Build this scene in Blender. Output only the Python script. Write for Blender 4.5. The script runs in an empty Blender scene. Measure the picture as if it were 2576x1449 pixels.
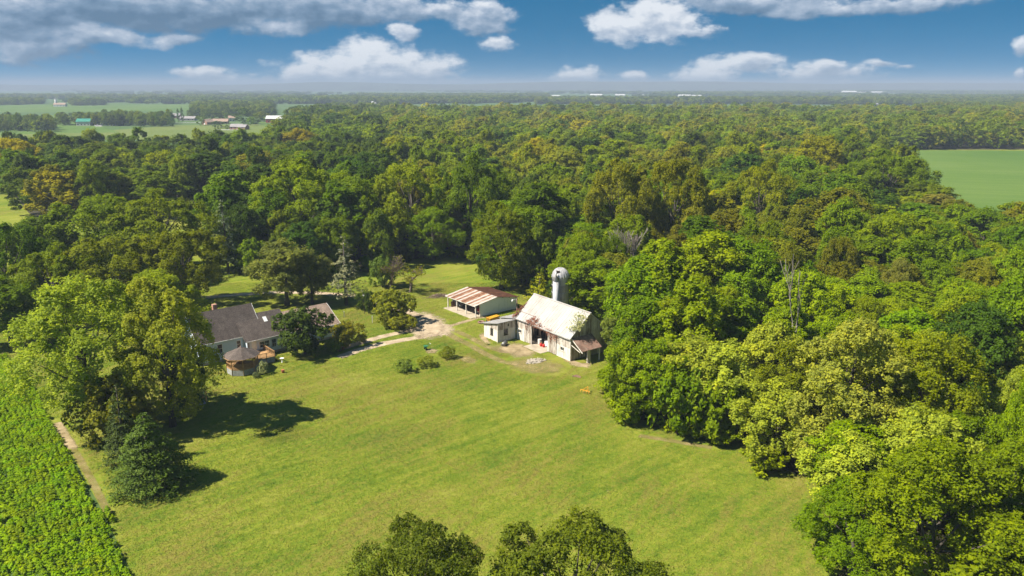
import bpy, math, random
import numpy as np
from mathutils import Vector, Matrix, Euler

# ------------------------------------------------------------------ camera, sky, sun, exposure
SC = bpy.context.scene
COL = SC.collection
H, F, CX, CY, HOR = 50.0, 1932.0, 1288.0, 724.5, 217.0      # metres; photo pixels on a 2576 wide frame
PITCH = math.atan((CY - HOR) / F)
SUN_EL, SUN_DX, SUN_DY = math.radians(49), -math.cos(math.radians(17)), -math.sin(math.radians(17))

cam_d = bpy.data.cameras.new('camera')
cam_d.sensor_width = 36.0
cam_d.lens = 36.0 * F / 2576.0
cam_d.clip_start = 0.5
cam_d.clip_end = 60000
cam = bpy.data.objects.new('camera', cam_d)
COL.objects.link(cam)
cam.location = (0, 0, H)
cam.rotation_euler = (math.pi / 2 - PITCH, 0, 0)
SC.camera = cam
SC.view_settings.view_transform = 'Standard'
SC.view_settings.look = 'None'
SC.view_settings.gamma = 1
SC.view_settings.use_curve_mapping = False
SC.view_settings.exposure = 1.45
SC.render.engine = 'CYCLES'
SC.cycles.max_bounces = 6
SC.cycles.diffuse_bounces = 3
SC.cycles.transmission_bounces = 3
SC.cycles.transparent_max_bounces = 6
SC.cycles.volume_bounces = 0
SC.cycles.use_denoising = True
SC.cycles.use_adaptive_sampling = True
SC.cycles.adaptive_threshold = 0.02

sun_d = bpy.data.lights.new('sun', 'SUN')
sun_d.energy = 4.1
sun_d.angle = math.radians(0.53)
sun_d.color = (1.0, 0.93, 0.80)
sun = bpy.data.objects.new('sun', sun_d)
COL.objects.link(sun)
SUNV = Vector((SUN_DX * math.cos(SUN_EL), SUN_DY * math.cos(SUN_EL), math.sin(SUN_EL)))
sun.rotation_euler = (-SUNV).to_track_quat('-Z', 'Y').to_euler()
sun.location = (-60, -20, 90)


def ray(x, y):
    u = (x - CX) / F
    v = (CY - y) / F
    return (u, math.cos(PITCH) + v * math.sin(PITCH), -math.sin(PITCH) + v * math.cos(PITCH))


def G(x, y, z=0.0):
    """photo pixel -> point where its ray meets the level z"""
    d = ray(x, y)
    t = (z - H) / d[2]
    return (d[0] * t, d[1] * t)


def ZT(x, y, Y):
    d = ray(x, y)
    return H + d[2] / d[1] * Y


class NT:
    """small node-tree writer"""
    def __init__(self, tree):
        self.t = tree
        self.n = tree.nodes
        for n in list(self.n):
            self.n.remove(n)

    def new(self, kind, **kw):
        n = self.n.new(kind)
        for k, v in kw.items():
            setattr(n, k, v)
        return n

    def set(self, sock, v):
        if isinstance(v, bpy.types.NodeSocket):
            self.t.links.new(v, sock)
        elif v is not None:
            sock.default_value = v

    def math(self, op, a, b=None, c=None, clamp=False):
        n = self.new('ShaderNodeMath', operation=op, use_clamp=clamp)
        for i, v in enumerate((a, b, c)):
            if v is not None:
                self.set(n.inputs[i], v)
        return n.outputs[0]

    def vmath(self, op, a, b=None):
        n = self.new('ShaderNodeVectorMath', operation=op)
        self.set(n.inputs[0], a)
        if b is not None:
            self.set(n.inputs[1], b)
        return n.outputs['Value' if op in ('LENGTH', 'DOT_PRODUCT', 'DISTANCE') else 'Vector']

    def noise(self, vec, scale, detail=4, rough=0.55, dist=0.0, color=False, dim='3D'):
        n = self.new('ShaderNodeTexNoise', noise_dimensions=dim)
        if vec is not None:
            self.set(n.inputs['Vector'], vec)
        self.set(n.inputs['Scale'], scale)
        self.set(n.inputs['Detail'], detail)
        self.set(n.inputs['Roughness'], rough)
        self.set(n.inputs['Distortion'], dist)
        return n.outputs['Color' if color else 'Fac']

    def ramp(self, fac, stops, interp='LINEAR'):
        n = self.new('ShaderNodeValToRGB')
        cr = n.color_ramp
        cr.interpolation = interp
        while len(cr.elements) > 1:
            cr.elements.remove(cr.elements[-1])
        for i, (p, c) in enumerate(stops):
            e = cr.elements[0] if i == 0 else cr.elements.new(p)
            e.position = p
            e.color = (c, c, c, 1) if isinstance(c, (int, float)) else (*c, 1)
        self.set(n.inputs[0], fac)
        return n.outputs[0]

    def mix(self, fac, a, b, mode='MIX'):
        n = self.new('ShaderNodeMix', data_type='RGBA', blend_type=mode)
        self.set(n.inputs[0], fac)
        for i, v in ((6, a), (7, b)):
            if isinstance(v, tuple) and len(v) == 3:
                v = (*v, 1)
            self.set(n.inputs[i], v)
        return n.outputs[2]

    def range(self, v, a, b, c=0.0, d=1.0, smooth=False):
        n = self.new('ShaderNodeMapRange', interpolation_type='SMOOTHSTEP' if smooth else 'LINEAR')
        self.set(n.inputs[0], v)
        for i, q in enumerate((a, b, c, d)):
            self.set(n.inputs[i + 1], q)
        return n.outputs[0]

    def mapping(self, vec, scale=(1, 1, 1), rot=(0, 0, 0), loc=(0, 0, 0)):
        n = self.new('ShaderNodeMapping')
        self.set(n.inputs[0], vec)
        n.inputs['Location'].default_value = loc
        n.inputs['Rotation'].default_value = rot
        n.inputs['Scale'].default_value = scale
        return n.outputs[0]


# ---- world: Nishita sky plus cumulus
def build_world():
    w = bpy.data.worlds.new('World')
    SC.world = w
    w.use_nodes = True
    t = NT(w.node_tree)
    out = t.new('ShaderNodeOutputWorld')
    bg = t.new('ShaderNodeBackground')
    t.t.links.new(bg.outputs[0], out.inputs[0])
    dirv = t.new('ShaderNodeTexCoord').outputs['Generated']
    sep = t.new('ShaderNodeSeparateXYZ')
    t.set(sep.inputs[0], dirv)
    x, y, z = sep.outputs
    # the clear, dry sky: a thin pale band at the horizon, deep blue above it
    zz = t.math('MAXIMUM', z, 0.0)
    zl = t.math('ADD', t.math('MULTIPLY', t.math('POWER', zz, 0.55), 0.95), 0.14)
    cmb = t.new('ShaderNodeCombineXYZ')
    t.set(cmb.inputs[0], x)
    t.set(cmb.inputs[1], y)
    t.set(cmb.inputs[2], zl)
    sky = t.new('ShaderNodeTexSky', sky_type='NISHITA')
    sky.sun_disc = False
    sky.sun_elevation = SUN_EL
    sky.sun_rotation = math.atan2(SUN_DX, SUN_DY)
    sky.altitude = 200
    sky.air_density = 1.0
    sky.dust_density = 0.3
    sky.ozone_density = 3.0
    t.set(sky.inputs[0], t.vmath('NORMALIZE', cmb.outputs[0]))
    hs = t.new('ShaderNodeHueSaturation')
    hs.inputs['Saturation'].default_value = 2.0
    hs.inputs['Value'].default_value = 0.82
    hs.inputs['Hue'].default_value = 0.483
    t.set(hs.inputs['Color'], sky.outputs[0])
    skyc = hs.outputs[0]

    # clouds, laid out by azimuth and elevation on the whole dome
    az = t.math('ARCTAN2', x, y)
    el = t.math('ARCSINE', z)
    pc = t.new('ShaderNodeCombineXYZ')
    t.set(pc.inputs[0], az)
    t.set(pc.inputs[1], el)
    p = pc.outputs[0]
    pst = t.mapping(p, scale=(1, 1.7, 1))
    warp = t.noise(pst, 14, 3, 0.5, color=True)
    warpv = t.vmath('MULTIPLY', t.vmath('SUBTRACT', warp, (0.5, 0.5, 0.5)), (0.05, 0.028, 0))
    pw = t.vmath('ADD', p, warpv)
    billow = t.noise(pst, 34, 6, 0.58)
    fine = t.noise(pst, 120, 5, 0.6)
    n1 = t.math('ADD', t.math('MULTIPLY', billow, 0.8), t.math('MULTIPLY', fine, 0.2))
    pl = t.vmath('ADD', pst, (-0.006, 0.011, 0))
    n2 = t.noise(pl, 34, 3, 0.55)

    def ang(px, py):
        d = ray(px, py)
        return math.atan2(d[0], d[1]), math.atan2(d[2], math.hypot(d[0], d[1]))
    blobs = [  # pixel centre, radii, puffiness of the base, lightness
        (60, 60, 190, 80, .34), (240, 30, 270, 54, .2), (520, 26, 340, 50, .25), (830, 20, 250, 50, .32), (1010, 22, 110, 38, .6),
        (250, 98, 145, 26, .75), (60, 128, 95, 25, .6), (430, 92, 65, 17, .6), (700, 66, 95, 24, .75),
        (1210, 48, 95, 42, .55), (1255, 112, 44, 25, .8), (1022, 82, 34, 25, .75), (1130, 24, 60, 30, .5),
        (935, 176, 225, 62, .8), (925, 140, 88, 46, .95), (1050, 178, 135, 46, .85), (800, 190, 110, 40, .8),
        (540, 190, 85, 26, .7), (470, 182, 40, 18, .6),
        (1560, 62, 90, 46, .9), (1650, 62, 125, 52, .9), (1640, 28, 70, 32, 1.), (1740, 84, 75, 16, .7),
        (1900, 8, 300, 30, .45), (2260, 6, 220, 20, .55), (2080, 20, 140, 18, .6),
        (1445, 192, 82, 27, .85), (1780, 190, 92, 40, .95), (1885, 160, 92, 26, .75), (2060, 188, 140, 28, .7), (2090, 170, 50, 18, .75),
        (2215, 160, 42, 12, .7), (2275, 168, 28, 9, .6), (2565, 112, 26, 26, .8), (1595, 192, 42, 17, .7), (2574, 180, 16, 14, .8), (650, 200, 60, 12, .5)]
    best = None
    light_tone = None
    for (bx, by, rx, ry, li) in blobs:
        a, e = ang(bx, by)
        rr = (rx / F, ry / F)
        d = t.vmath('MULTIPLY', t.vmath('SUBTRACT', pw, (a, e, 0)), (1 / rr[0], 1 / rr[1], 0))
        s = t.math('SUBTRACT', 1.0, t.vmath('LENGTH', d))
        s = t.math('MULTIPLY', s, min(1.0, 0.55 + ry / 120))
        wgt = t.math('MAXIMUM', t.math('ADD', s, 0.35), 0.0)
        wgt = t.math('MULTIPLY', wgt, t.math('MULTIPLY', wgt, wgt))
        dy = t.new('ShaderNodeSeparateXYZ')
        t.set(dy.inputs[0], d)
        # tops catch the sun, bases stay grey
        l_i = t.math('MULTIPLY', wgt, t.math('ADD', t.math('MULTIPLY', t.math('ADD', dy.outputs[1], t.math('MULTIPLY', dy.outputs[0], -0.3)), 0.5), li))
        best = s if best is None else t.math('SMOOTH_MAX', best, s, 0.12)
        light_tone = (l_i, wgt) if light_tone is None else (t.math('ADD', light_tone[0], l_i), t.math('ADD', light_tone[1], wgt))
    # the rest of the dome: the same fair-weather cumulus, outside the part the photo shows
    gen = t.math('MULTIPLY', t.math('SUBTRACT', t.noise(pst, 5.0, 3, 0.5), 0.56), 4.0)
    inframe = t.math('MULTIPLY', t.math('LESS_THAN', t.math('ABSOLUTE', az), 0.66), t.math('LESS_THAN', el, 0.135))
    gen = t.math('SUBTRACT', gen, t.math('MULTIPLY', inframe, 9.0))
    best = t.math('MAXIMUM', best, gen)
    lavg = t.math('DIVIDE', t.math('ADD', light_tone[0], 0.0007), t.math('ADD', light_tone[1], 0.001))
    dens = t.math('ADD', best, t.math('MULTIPLY', t.math('SUBTRACT', n1, 0.52), 1.5))
    alpha = t.range(dens, -0.10, 0.38, smooth=True)
    # clouds low on the horizon sink into the haze
    alpha = t.math('MULTIPLY', alpha, t.range(el, -0.002, 0.014, 0.25, 0.95))
    rel = t.math('MULTIPLY', t.math('SUBTRACT', n1, n2), 1.15)
    lum = t.math('ADD', lavg, rel)
    lum = t.math('SUBTRACT', lum, t.range(dens, 0.3, 1.3, 0.0, 0.22))
    cc = t.ramp(lum, [(0.0, (0.040, 0.076, 0.122)), (0.3, (0.08, 0.122, 0.175)), (0.6, (0.165, 0.20, 0.248)), (0.92, (0.315, 0.33, 0.35))])
    skys = t.vmath('SCALE', skyc)
    t.n[-1].inputs['Scale'].default_value = 0.044
    colr = t.mix(alpha, skys, cc)
    t.set(bg.inputs['Color'], colr)
    bg.inputs['Strength'].default_value = 1.0
    try:
        w.cycles.sampling_method = 'MANUAL'
        w.cycles.sample_map_resolution = 512
    except Exception:
        pass


build_world()
#@@END_ENV

# ------------------------------------------------------------------ helpers
def mat_new(name):
    m = bpy.data.materials.new(name)
    m.use_nodes = True
    t = NT(m.node_tree)
    out = t.new('ShaderNodeOutputMaterial')
    b = t.new('ShaderNodeBsdfPrincipled')
    t.t.links.new(b.outputs[0], out.inputs[0])
    return m, t, b, out


def obj_coord(t):
    return t.new('ShaderNodeTexCoord').outputs['Object']


def world_pos(t):
    return t.new('ShaderNodeNewGeometry').outputs['Position']


def attr(t, name):
    n = t.new('ShaderNodeAttribute')
    n.attribute_name = name
    return n.outputs['Fac']


def bump(t, b, h, strength, dist):
    n = t.new('ShaderNodeBump')
    n.inputs['Strength'].default_value = strength
    n.inputs['Distance'].default_value = dist
    t.set(n.inputs['Height'], h)
    t.set(b.inputs['Normal'], n.outputs[0])


def M_plain(name, c, rough=0.6, metal=0.0, var=0.15, scale=3.0, dirt=None, bumpy=0.0):
    m, t, b, o = mat_new(name)
    pc = obj_coord(t)
    n = t.noise(pc, scale, 5, 0.6)
    c2 = tuple(max(0, v * (1 - var * 1.6)) for v in c)
    c3 = tuple(min(1, v * (1 + var)) for v in c)
    col = t.ramp(n, [(0.28, c2), (0.72, c3)])
    if dirt:
        k = t.range(t.noise(pc, scale * 0.6, 6, 0.7), 0.5, 0.72)
        col = t.mix(t.math('MULTIPLY', k, 0.7), col, dirt)
    t.set(b.inputs['Base Color'], col)
    b.inputs['Roughness'].default_value = rough
    b.inputs['Metallic'].default_value = metal
    b.inputs['Specular IOR Level'].default_value = 0.3
    if bumpy:
        bump(t, b, n, bumpy, 0.03)
    return m


class MB:
    """collects boxes, tubes, sheets; build() links them as one mesh object"""
    def __init__(self):
        self.v = []
        self.f = []
        self.tint = []

    def add(self, vs, fs, tint=0.5):
        k = len(self.v)
        self.v += [tuple(p) for p in vs]
        self.f += [tuple(i + k for i in f) for f in fs]
        self.tint += [tint] * len(fs)
        return self

    def box(self, x0, x1, y0, y1, z0, z1, tint=0.5):
        vs = [(x0, y0, z0), (x1, y0, z0), (x1, y1, z0), (x0, y1, z0), (x0, y0, z1), (x1, y0, z1), (x1, y1, z1), (x0, y1, z1)]
        return self.add(vs, [(0, 3, 2, 1), (4, 5, 6, 7), (0, 1, 5, 4), (1, 2, 6, 5), (2, 3, 7, 6), (3, 0, 4, 7)], tint)

    def beam(self, p, q, w, h=None, tint=0.5, up=(0, 0, 1)):
        h = h or w
        p, q = Vector(p), Vector(q)
        d = (q - p).normalized()
        u = Vector(up)
        if abs(d.dot(u)) > 0.97:
            u = Vector((1, 0, 0))
        s = d.cross(u).normalized()
        u = s.cross(d)
        vs = []
        for c in (p, q):
            for a, b in ((-1, -1), (1, -1), (1, 1), (-1, 1)):
                vs.append(c + s * a * w / 2 + u * b * h / 2)
        return self.add(vs, [(0, 1, 2, 3), (7, 6, 5, 4), (0, 4, 5, 1), (1, 5, 6, 2), (2, 6, 7, 3), (3, 7, 4, 0)], tint)

    def slab(self, quad, th, tint=0.5):
        """a sheet with thickness: four corners of its top face"""
        a, b, c, d = [Vector(q) for q in quad]
        n = (b - a).cross(d - a).normalized()
        if n.z < 0:
            n = -n
        lo = [p - n * th for p in (a, b, c, d)]
        return self.add([a, b, c, d] + lo, [(0, 1, 2, 3), (7, 6, 5, 4), (0, 4, 5, 1), (1, 5, 6, 2), (2, 6, 7, 3), (3, 7, 4, 0)], tint)

    def tube(self, pts, rad, n=8, tint=0.5, caps=True):
        pts = [Vector(p) for p in pts]
        rad = [rad] * len(pts) if isinstance(rad, (int, float)) else rad
        vs, fs = [], []
        for i, p in enumerate(pts):
            d = (pts[min(i + 1, len(pts) - 1)] - pts[max(i - 1, 0)]).normalized()
            u = Vector((0, 0, 1)) if abs(d.z) < 0.9 else Vector((1, 0, 0))
            s = d.cross(u).normalized()
            u = s.cross(d)
            for k in range(n):
                a = 2 * math.pi * k / n
                vs.append(p + (s * math.cos(a) + u * math.sin(a)) * rad[i])
        for i in range(len(pts) - 1):
            for k in range(n):
                fs.append((i * n + k, i * n + (k + 1) % n, (i + 1) * n + (k + 1) % n, (i + 1) * n + k))
        if caps:
            fs.append(tuple(range(n - 1, -1, -1)))
            fs.append(tuple((len(pts) - 1) * n + k for k in range(n)))
        return self.add(vs, fs, tint)

    def lathe(self, prof, n=24, c=(0, 0, 0), tint=0.5):
        vs, fs = [], []
        for r, z in prof:
            for k in range(n):
                a = 2 * math.pi * k / n
                vs.append((c[0] + r * math.cos(a), c[1] + r * math.sin(a), c[2] + z))
        for i in range(len(prof) - 1):
            for k in range(n):
                fs.append((i * n + k, i * n + (k + 1) % n, (i + 1) * n + (k + 1) % n, (i + 1) * n + k))
        fs.append(tuple(range(n - 1, -1, -1)))
        fs.append(tuple((len(prof) - 1) * n + k for k in range(n)))
        return self.add(vs, fs, tint)

    def mesh(self, name, mat, smooth=False):
        me = bpy.data.meshes.new(name)
        me.from_pydata(self.v, [], self.f)
        a = me.attributes.new('tint', 'FLOAT', 'FACE')
        a.data.foreach_set('value', np.array(self.tint, dtype=np.float32))
        me.materials.append(mat)
        if smooth:
            me.polygons.foreach_set('use_smooth', [True] * len(me.polygons))
        return me

    def build(self, name, mat, parent=None, smooth=False):
        return link(name, self.mesh(name, mat, smooth), parent)


def link(name, me, parent=None):
    o = bpy.data.objects.new(name, me)
    COL.objects.link(o)
    if parent is not None:
        o.parent = parent
    return o


def tag(o, label=None, cat=None, group=None, kind=None):
    if label:
        o['label'] = label
    if cat:
        o['category'] = cat
    if group:
        o['group'] = group
    if kind:
        o['kind'] = kind
    return o


def empty(name, loc, rz=0.0, label=None, cat=None, group=None):
    o = bpy.data.objects.new(name, None)
    COL.objects.link(o)
    o.location = loc
    o.rotation_euler = (0, 0, rz)
    o.empty_display_size = 0.5
    return tag(o, label, cat, group)


def np_mesh(name, V, T, mat, tint=None, extra=None):
    """triangle mesh from numpy arrays"""
    me = bpy.data.meshes.new(name)
    nv, nt = len(V), len(T)
    me.vertices.add(nv)
    me.vertices.foreach_set('co', np.ascontiguousarray(V, dtype=np.float32).ravel())
    me.loops.add(nt * 3)
    me.loops.foreach_set('vertex_index', np.ascontiguousarray(T, dtype=np.int32).ravel())
    me.polygons.add(nt)
    me.polygons.foreach_set('loop_start', np.arange(0, nt * 3, 3, dtype=np.int32))
    me.update(calc_edges=True)
    if tint is not None:
        a = me.attributes.new('tint', 'FLOAT', 'FACE')
        a.data.foreach_set('value', np.ascontiguousarray(tint, dtype=np.float32))
    me.materials.append(mat)
    return me


# ------------------------------------------------------------------ ground
def sheet(name, pts, z, mat, sub=None, rough_edge=0.0, seed=0, kind='structure'):
    """flat polygon given in metres; outline subdivided and made uneven"""
    rng = random.Random(seed)
    P = []
    n = len(pts)
    for i in range(n):
        a, b = pts[i], pts[(i + 1) % n]
        L = math.hypot(b[0] - a[0], b[1] - a[1])
        k = max(1, int(L / sub)) if sub else 1
        for j in range(k):
            s = j / k
            P.append((a[0] + (b[0] - a[0]) * s + rng.uniform(-1, 1) * rough_edge, a[1] + (b[1] - a[1]) * s + rng.uniform(-1, 1) * rough_edge, z))
    me = bpy.data.meshes.new(name)
    me.from_pydata(P, [], [tuple(range(len(P)))])
    me.materials.append(mat)
    o = link(name, me)
    if me.polygons[0].normal.z < 0:
        me.flip_normals()
    o['kind'] = kind
    return o


PATCHES = []


def soft_patch(name, pts, z, mat, fade=1.0):
    """polygon with an 'edge' attribute that runs 0 at the rim to 1 inside, so that its material can thin out"""
    if name in ('turning_place', 'yard_soil', 'spreader_soil', 'track_soil'):
        cx_, cy_ = sum(p[0] for p in pts) / len(pts), sum(p[1] for p in pts) / len(pts)
        PATCHES.append([(cx_ + (p[0] - cx_) * 0.82, cy_ + (p[1] - cy_) * 0.82) for p in pts])
    n = len(pts)
    c = (sum(p[0] for p in pts) / n, sum(p[1] for p in pts) / n)
    V = [(c[0], c[1], z)]
    for p in pts:
        V.append((c[0] + (p[0] - c[0]) * 0.45, c[1] + (p[1] - c[1]) * 0.45, z))
    for p in pts:
        V.append((p[0], p[1], z))
    Fs = []
    for i in range(n):
        j = (i + 1) % n
        Fs.append((0, 1 + i, 1 + j))
        Fs.append((1 + i, 1 + n + i, 1 + n + j, 1 + j))
    me = bpy.data.meshes.new(name)
    me.from_pydata(V, [], Fs)
    a = me.attributes.new('edge', 'FLOAT', 'POINT')
    a.data.foreach_set('value', [1.0] * (n + 1) + [0.0] * n)
    me.materials.append(mat)
    if me.polygons[0].normal.z < 0:
        me.flip_normals()
    return tag(link(name, me), kind='structure')


def ribbon(name, pts, z, mat):
    """path: list of (x, y, halfwidth); 'edge' 0 at both rims"""
    V, Fs, E = [], [], []
    n = len(pts)
    for i, (x, y, w) in enumerate(pts):
        a = pts[max(0, i - 1)]
        b = pts[min(n - 1, i + 1)]
        d = Vector((b[0] - a[0], b[1] - a[1])).normalized()
        s = Vector((-d.y, d.x))
        for k in (-1, -0.5, 0, 0.5, 1):
            V.append((x + s.x * k * w, y + s.y * k * w, z))
            e = 1 - abs(k)
            E.append(min(1, e * 2) if 0 < i < n - 1 else 0)
    for i in range(n - 1):
        for k in range(4):
            Fs.append((i * 5 + k, i * 5 + k + 1, i * 5 + k + 6, i * 5 + k + 5))
    me = bpy.data.meshes.new(name)
    me.from_pydata(V, [], Fs)
    a = me.attributes.new('edge', 'FLOAT', 'POINT')
    a.data.foreach_set('value', E)
    me.materials.append(mat)
    if me.polygons[0].normal.z < 0:
        me.flip_normals()
    return tag(link(name, me), kind='structure')


def M_lawn(name='mown_lawn', blades=False):
    m, t, b, o = mat_new(name)
    p = world_pos(t)
    big = t.noise(p, 0.022, 5, 0.6)
    mid = t.noise(p, 0.14, 5, 0.65)
    fine = t.noise(p, 1.4, 6, 0.75)
    vfine = t.noise(p, 7.0, 4, 0.8)
    # mower passes
    pm = t.mapping(t.mapping(p, rot=(0, 0, math.radians(-38))), scale=(0.05, 1.0, 1))
    st = t.noise(pm, 0.55, 4, 0.6)
    pm2 = t.mapping(t.mapping(p, rot=(0, 0, math.radians(-62))), scale=(0.05, 1.0, 1))
    st2 = t.noise(pm2, 0.8, 3, 0.55)
    f = t.math('ADD', t.math('MULTIPLY', big, 0.34), t.math('MULTIPLY', mid, 0.22))
    f = t.math('ADD', f, t.math('MULTIPLY', fine, 0.30))
    f = t.math('ADD', f, t.math('MULTIPLY', st, 0.25))
    f = t.math('ADD', f, t.math('MULTIPLY', st2, 0.08))
    f = t.math('ADD', f, t.math('MULTIPLY', vfine, 0.16))
    f = t.math('ADD', t.math('MULTIPLY', t.math('SUBTRACT', f, 0.675), 3.6), 0.5)
    col = t.ramp(f, [(0.08, (0.066, 0.124, 0.011)), (0.36, (0.126, 0.172, 0.014)), (0.60, (0.182, 0.205, 0.022)), (0.9, (0.250, 0.250, 0.050))])
    # thatch: tired brown-olive drifts
    th = t.noise(p, 0.05, 5, 0.68, dist=0.6)
    thm = t.range(t.math('ADD', t.math('MULTIPLY', th, 0.42), t.math('ADD', t.math('MULTIPLY', st2, 0.23), t.math('MULTIPLY', fine, 0.35))), 0.485, 0.60)
    col = t.mix(t.math('MULTIPLY', thm, 0.78), col, (0.175, 0.145, 0.034))
    # bare specks
    sp = t.range(t.noise(p, 0.55, 3, 0.5), 0.74, 0.78)
    col = t.mix(t.math('MULTIPLY', sp, 0.7), col, (0.28, 0.23, 0.12))
    if blades:
        col = t.mix(1.0, col, t.ramp(attr(t, 'tint'), [(0.0, (0.70, 0.76, 0.72)), (0.55, (1.0, 1.0, 1.0)), (1.0, (1.40, 1.30, 1.35))]), 'MULTIPLY')
    t.set(b.inputs['Base Color'], col)
    b.inputs['Roughness'].default_value = 0.9
    b.inputs['Specular IOR Level'].default_value = 0.08
    bump(t, b, t.math('ADD', t.math('MULTIPLY', vfine, 0.7), fine), 0.7, 0.10)
    return m


def M_field(name, c0, c1, rowdir=0.0, rows=0.25):
    m, t, b, o = mat_new(name)
    p = world_pos(t)
    big = t.noise(p, 0.006, 5, 0.6)
    fine = t.noise(p, 0.6, 4, 0.7)
    pr = t.mapping(t.mapping(p, rot=(0, 0, rowdir)), scale=(0.02, 1, 1))
    st = t.noise(pr, rows, 4, 0.6)
    f = t.math('ADD', t.math('MULTIPLY', big, 0.5), t.math('ADD', t.math('MULTIPLY', fine, 0.2), t.math('MULTIPLY', st, 0.3)))
    t.set(b.inputs['Base Color'], t.ramp(f, [(0.36, c0), (0.62, c1)]))
    b.inputs['Roughness'].default_value = 0.9
    b.inputs['Specular IOR Level'].default_value = 0.1
    bump(t, b, fine, 0.5, 0.3)
    return m


def M_soft(name, c0, c1, c2, thresh=0.35, scale=1.6, grit=9.0, width=0.5, most=1.0):
    """gravel or soil that thins out into grass at its rim"""
    m, t, b, o = mat_new(name)
    p = world_pos(t)
    n = t.noise(p, scale * 0.35, 5, 0.7)
    g = t.noise(p, grit, 3, 0.7)
    f = t.math('ADD', t.math('MULTIPLY', n, 0.7), t.math('MULTIPLY', g, 0.3))
    col = t.ramp(f, [(0.35, c0), (0.5, c1), (0.66, c2)])
    t.set(b.inputs['Base Color'], col)
    b.inputs['Roughness'].default_value = 0.95
    b.inputs['Specular IOR Level'].default_value = 0.1
    bump(t, b, g, 0.5, 0.04)
    e = attr(t, 'edge')
    rag = t.math('ADD', t.math('MULTIPLY', t.noise(p, scale, 6, 0.8), 0.55), t.math('MULTIPLY', t.noise(p, scale * 0.22, 4, 0.6), 0.45))
    a = t.range(t.math('ADD', e, t.math('MULTIPLY', t.math('SUBTRACT', rag, 0.5), 2.6)), thresh, thresh + width, 0.0, most)
    tr = t.new('ShaderNodeBsdfTransparent')
    mx = t.new('ShaderNodeMixShader')
    t.set(mx.inputs[0], a)
    t.t.links.new(tr.outputs[0], mx.inputs[1])
    t.t.links.new(b.outputs[0], mx.inputs[2])
    t.t.links.new(mx.outputs[0], o.inputs[0])
    return m


MATS = {}
MATS['lawn'] = M_lawn()
MATS['floor'] = M_plain('leaf_litter', (0.05, 0.045, 0.02), 0.95, 0, 0.4, 0.3)
MATS['gravel'] = M_soft('gravel', (0.22, 0.165, 0.10), (0.37, 0.29, 0.195), (0.50, 0.41, 0.29), 0.12, 1.6)
MATS['soil'] = M_soft('bare_soil', (0.10, 0.085, 0.02), (0.26, 0.20, 0.085), (0.36, 0.29, 0.14), 0.45, 1.3, width=0.8, most=0.8)
MATS['soil2'] = M_soft('trodden_soil', (0.16, 0.12, 0.06), (0.30, 0.23, 0.13), (0.42, 0.33, 0.20), 0.30, 1.4, width=0.7, most=0.92)
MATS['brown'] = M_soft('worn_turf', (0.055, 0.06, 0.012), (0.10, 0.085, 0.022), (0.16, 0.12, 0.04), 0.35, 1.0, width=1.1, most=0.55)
MATS['field_a'] = M_field('far_soybean_field', (0.056, 0.118, 0.018), (0.115, 0.172, 0.038), 0.3)
MATS['field_b'] = M_field('far_hay_field', (0.09, 0.135, 0.026), (0.15, 0.175, 0.045), -0.5)
MATS['field_c'] = M_field('far_maize_field', (0.055, 0.105, 0.03), (0.09, 0.14, 0.045), 0.9)

gm = bpy.data.meshes.new('ground')
gm.from_pydata([(-15000, -400, 0), (15000, -400, 0), (15000, 12500, 0), (-15000, 12500, 0)], [], [(0, 1, 2, 3)])
gm.materials.append(MATS['lawn'])
tag(link('ground', gm), kind='structure')


def gp(*pts):
    return [G(x, y) for x, y in pts]
#@@END_GROUND

# ------------------------------------------------------------------ vegetation prototypes
def M_foliage(name, transl=0.47, gloss=0.12, colour=None):
    m, t, b, o = mat_new(name)
    oi = t.new('ShaderNodeObjectInfo')
    ti = attr(t, 'tint')
    rnd = oi.outputs['Random']
    base = t.mix(1.0, oi.outputs['Color'] if colour is None else colour, t.ramp(ti, [(0.0, (0.50, 0.56, 0.60)), (0.5, (0.95, 0.97, 0.9)), (1.0, (1.55, 1.42, 1.05))]), 'MULTIPLY')
    hs = t.new('ShaderNodeHueSaturation')
    t.set(hs.inputs['Hue'], t.math('ADD', 0.481, t.math('MULTIPLY', rnd, 0.028)))
    t.set(hs.inputs['Value'], t.math('ADD', 1.22, t.math('MULTIPLY', t.math('FRACT', t.math('MULTIPLY', rnd, 7.13)), 0.5)))
    hs.inputs['Saturation'].default_value = 1.13
    t.set(hs.inputs['Color'], base)
    c = hs.outputs[0]
    t.set(b.inputs['Base Color'], c)
    b.inputs['Roughness'].default_value = 0.6
    b.inputs['Specular IOR Level'].default_value = gloss
    tr = t.new('ShaderNodeBsdfTranslucent')
    t.set(tr.inputs['Color'], t.mix(1.0, c, (1.35, 1.30, 0.6), 'MULTIPLY'))
    mx = t.new('ShaderNodeMixShader')
    mx.inputs[0].default_value = transl
    t.t.links.new(b.outputs[0], mx.inputs[1])
    t.t.links.new(tr.outputs[0], mx.inputs[2])
    t.t.links.new(mx.outputs[0], o.inputs[0])
    return m


def M_bark(name, c0, c1):
    m, t, b, o = mat_new(name)
    p = t.mapping(obj_coord(t), scale=(1, 1, 0.2))
    n = t.noise(p, 6, 5, 0.65)
    t.set(b.inputs['Base Color'], t.ramp(n, [(0.3, c0), (0.7, c1)]))
    b.inputs['Roughness'].default_value = 0.9
    bump(t, b, n, 0.6, 0.05)
    return m


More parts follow.
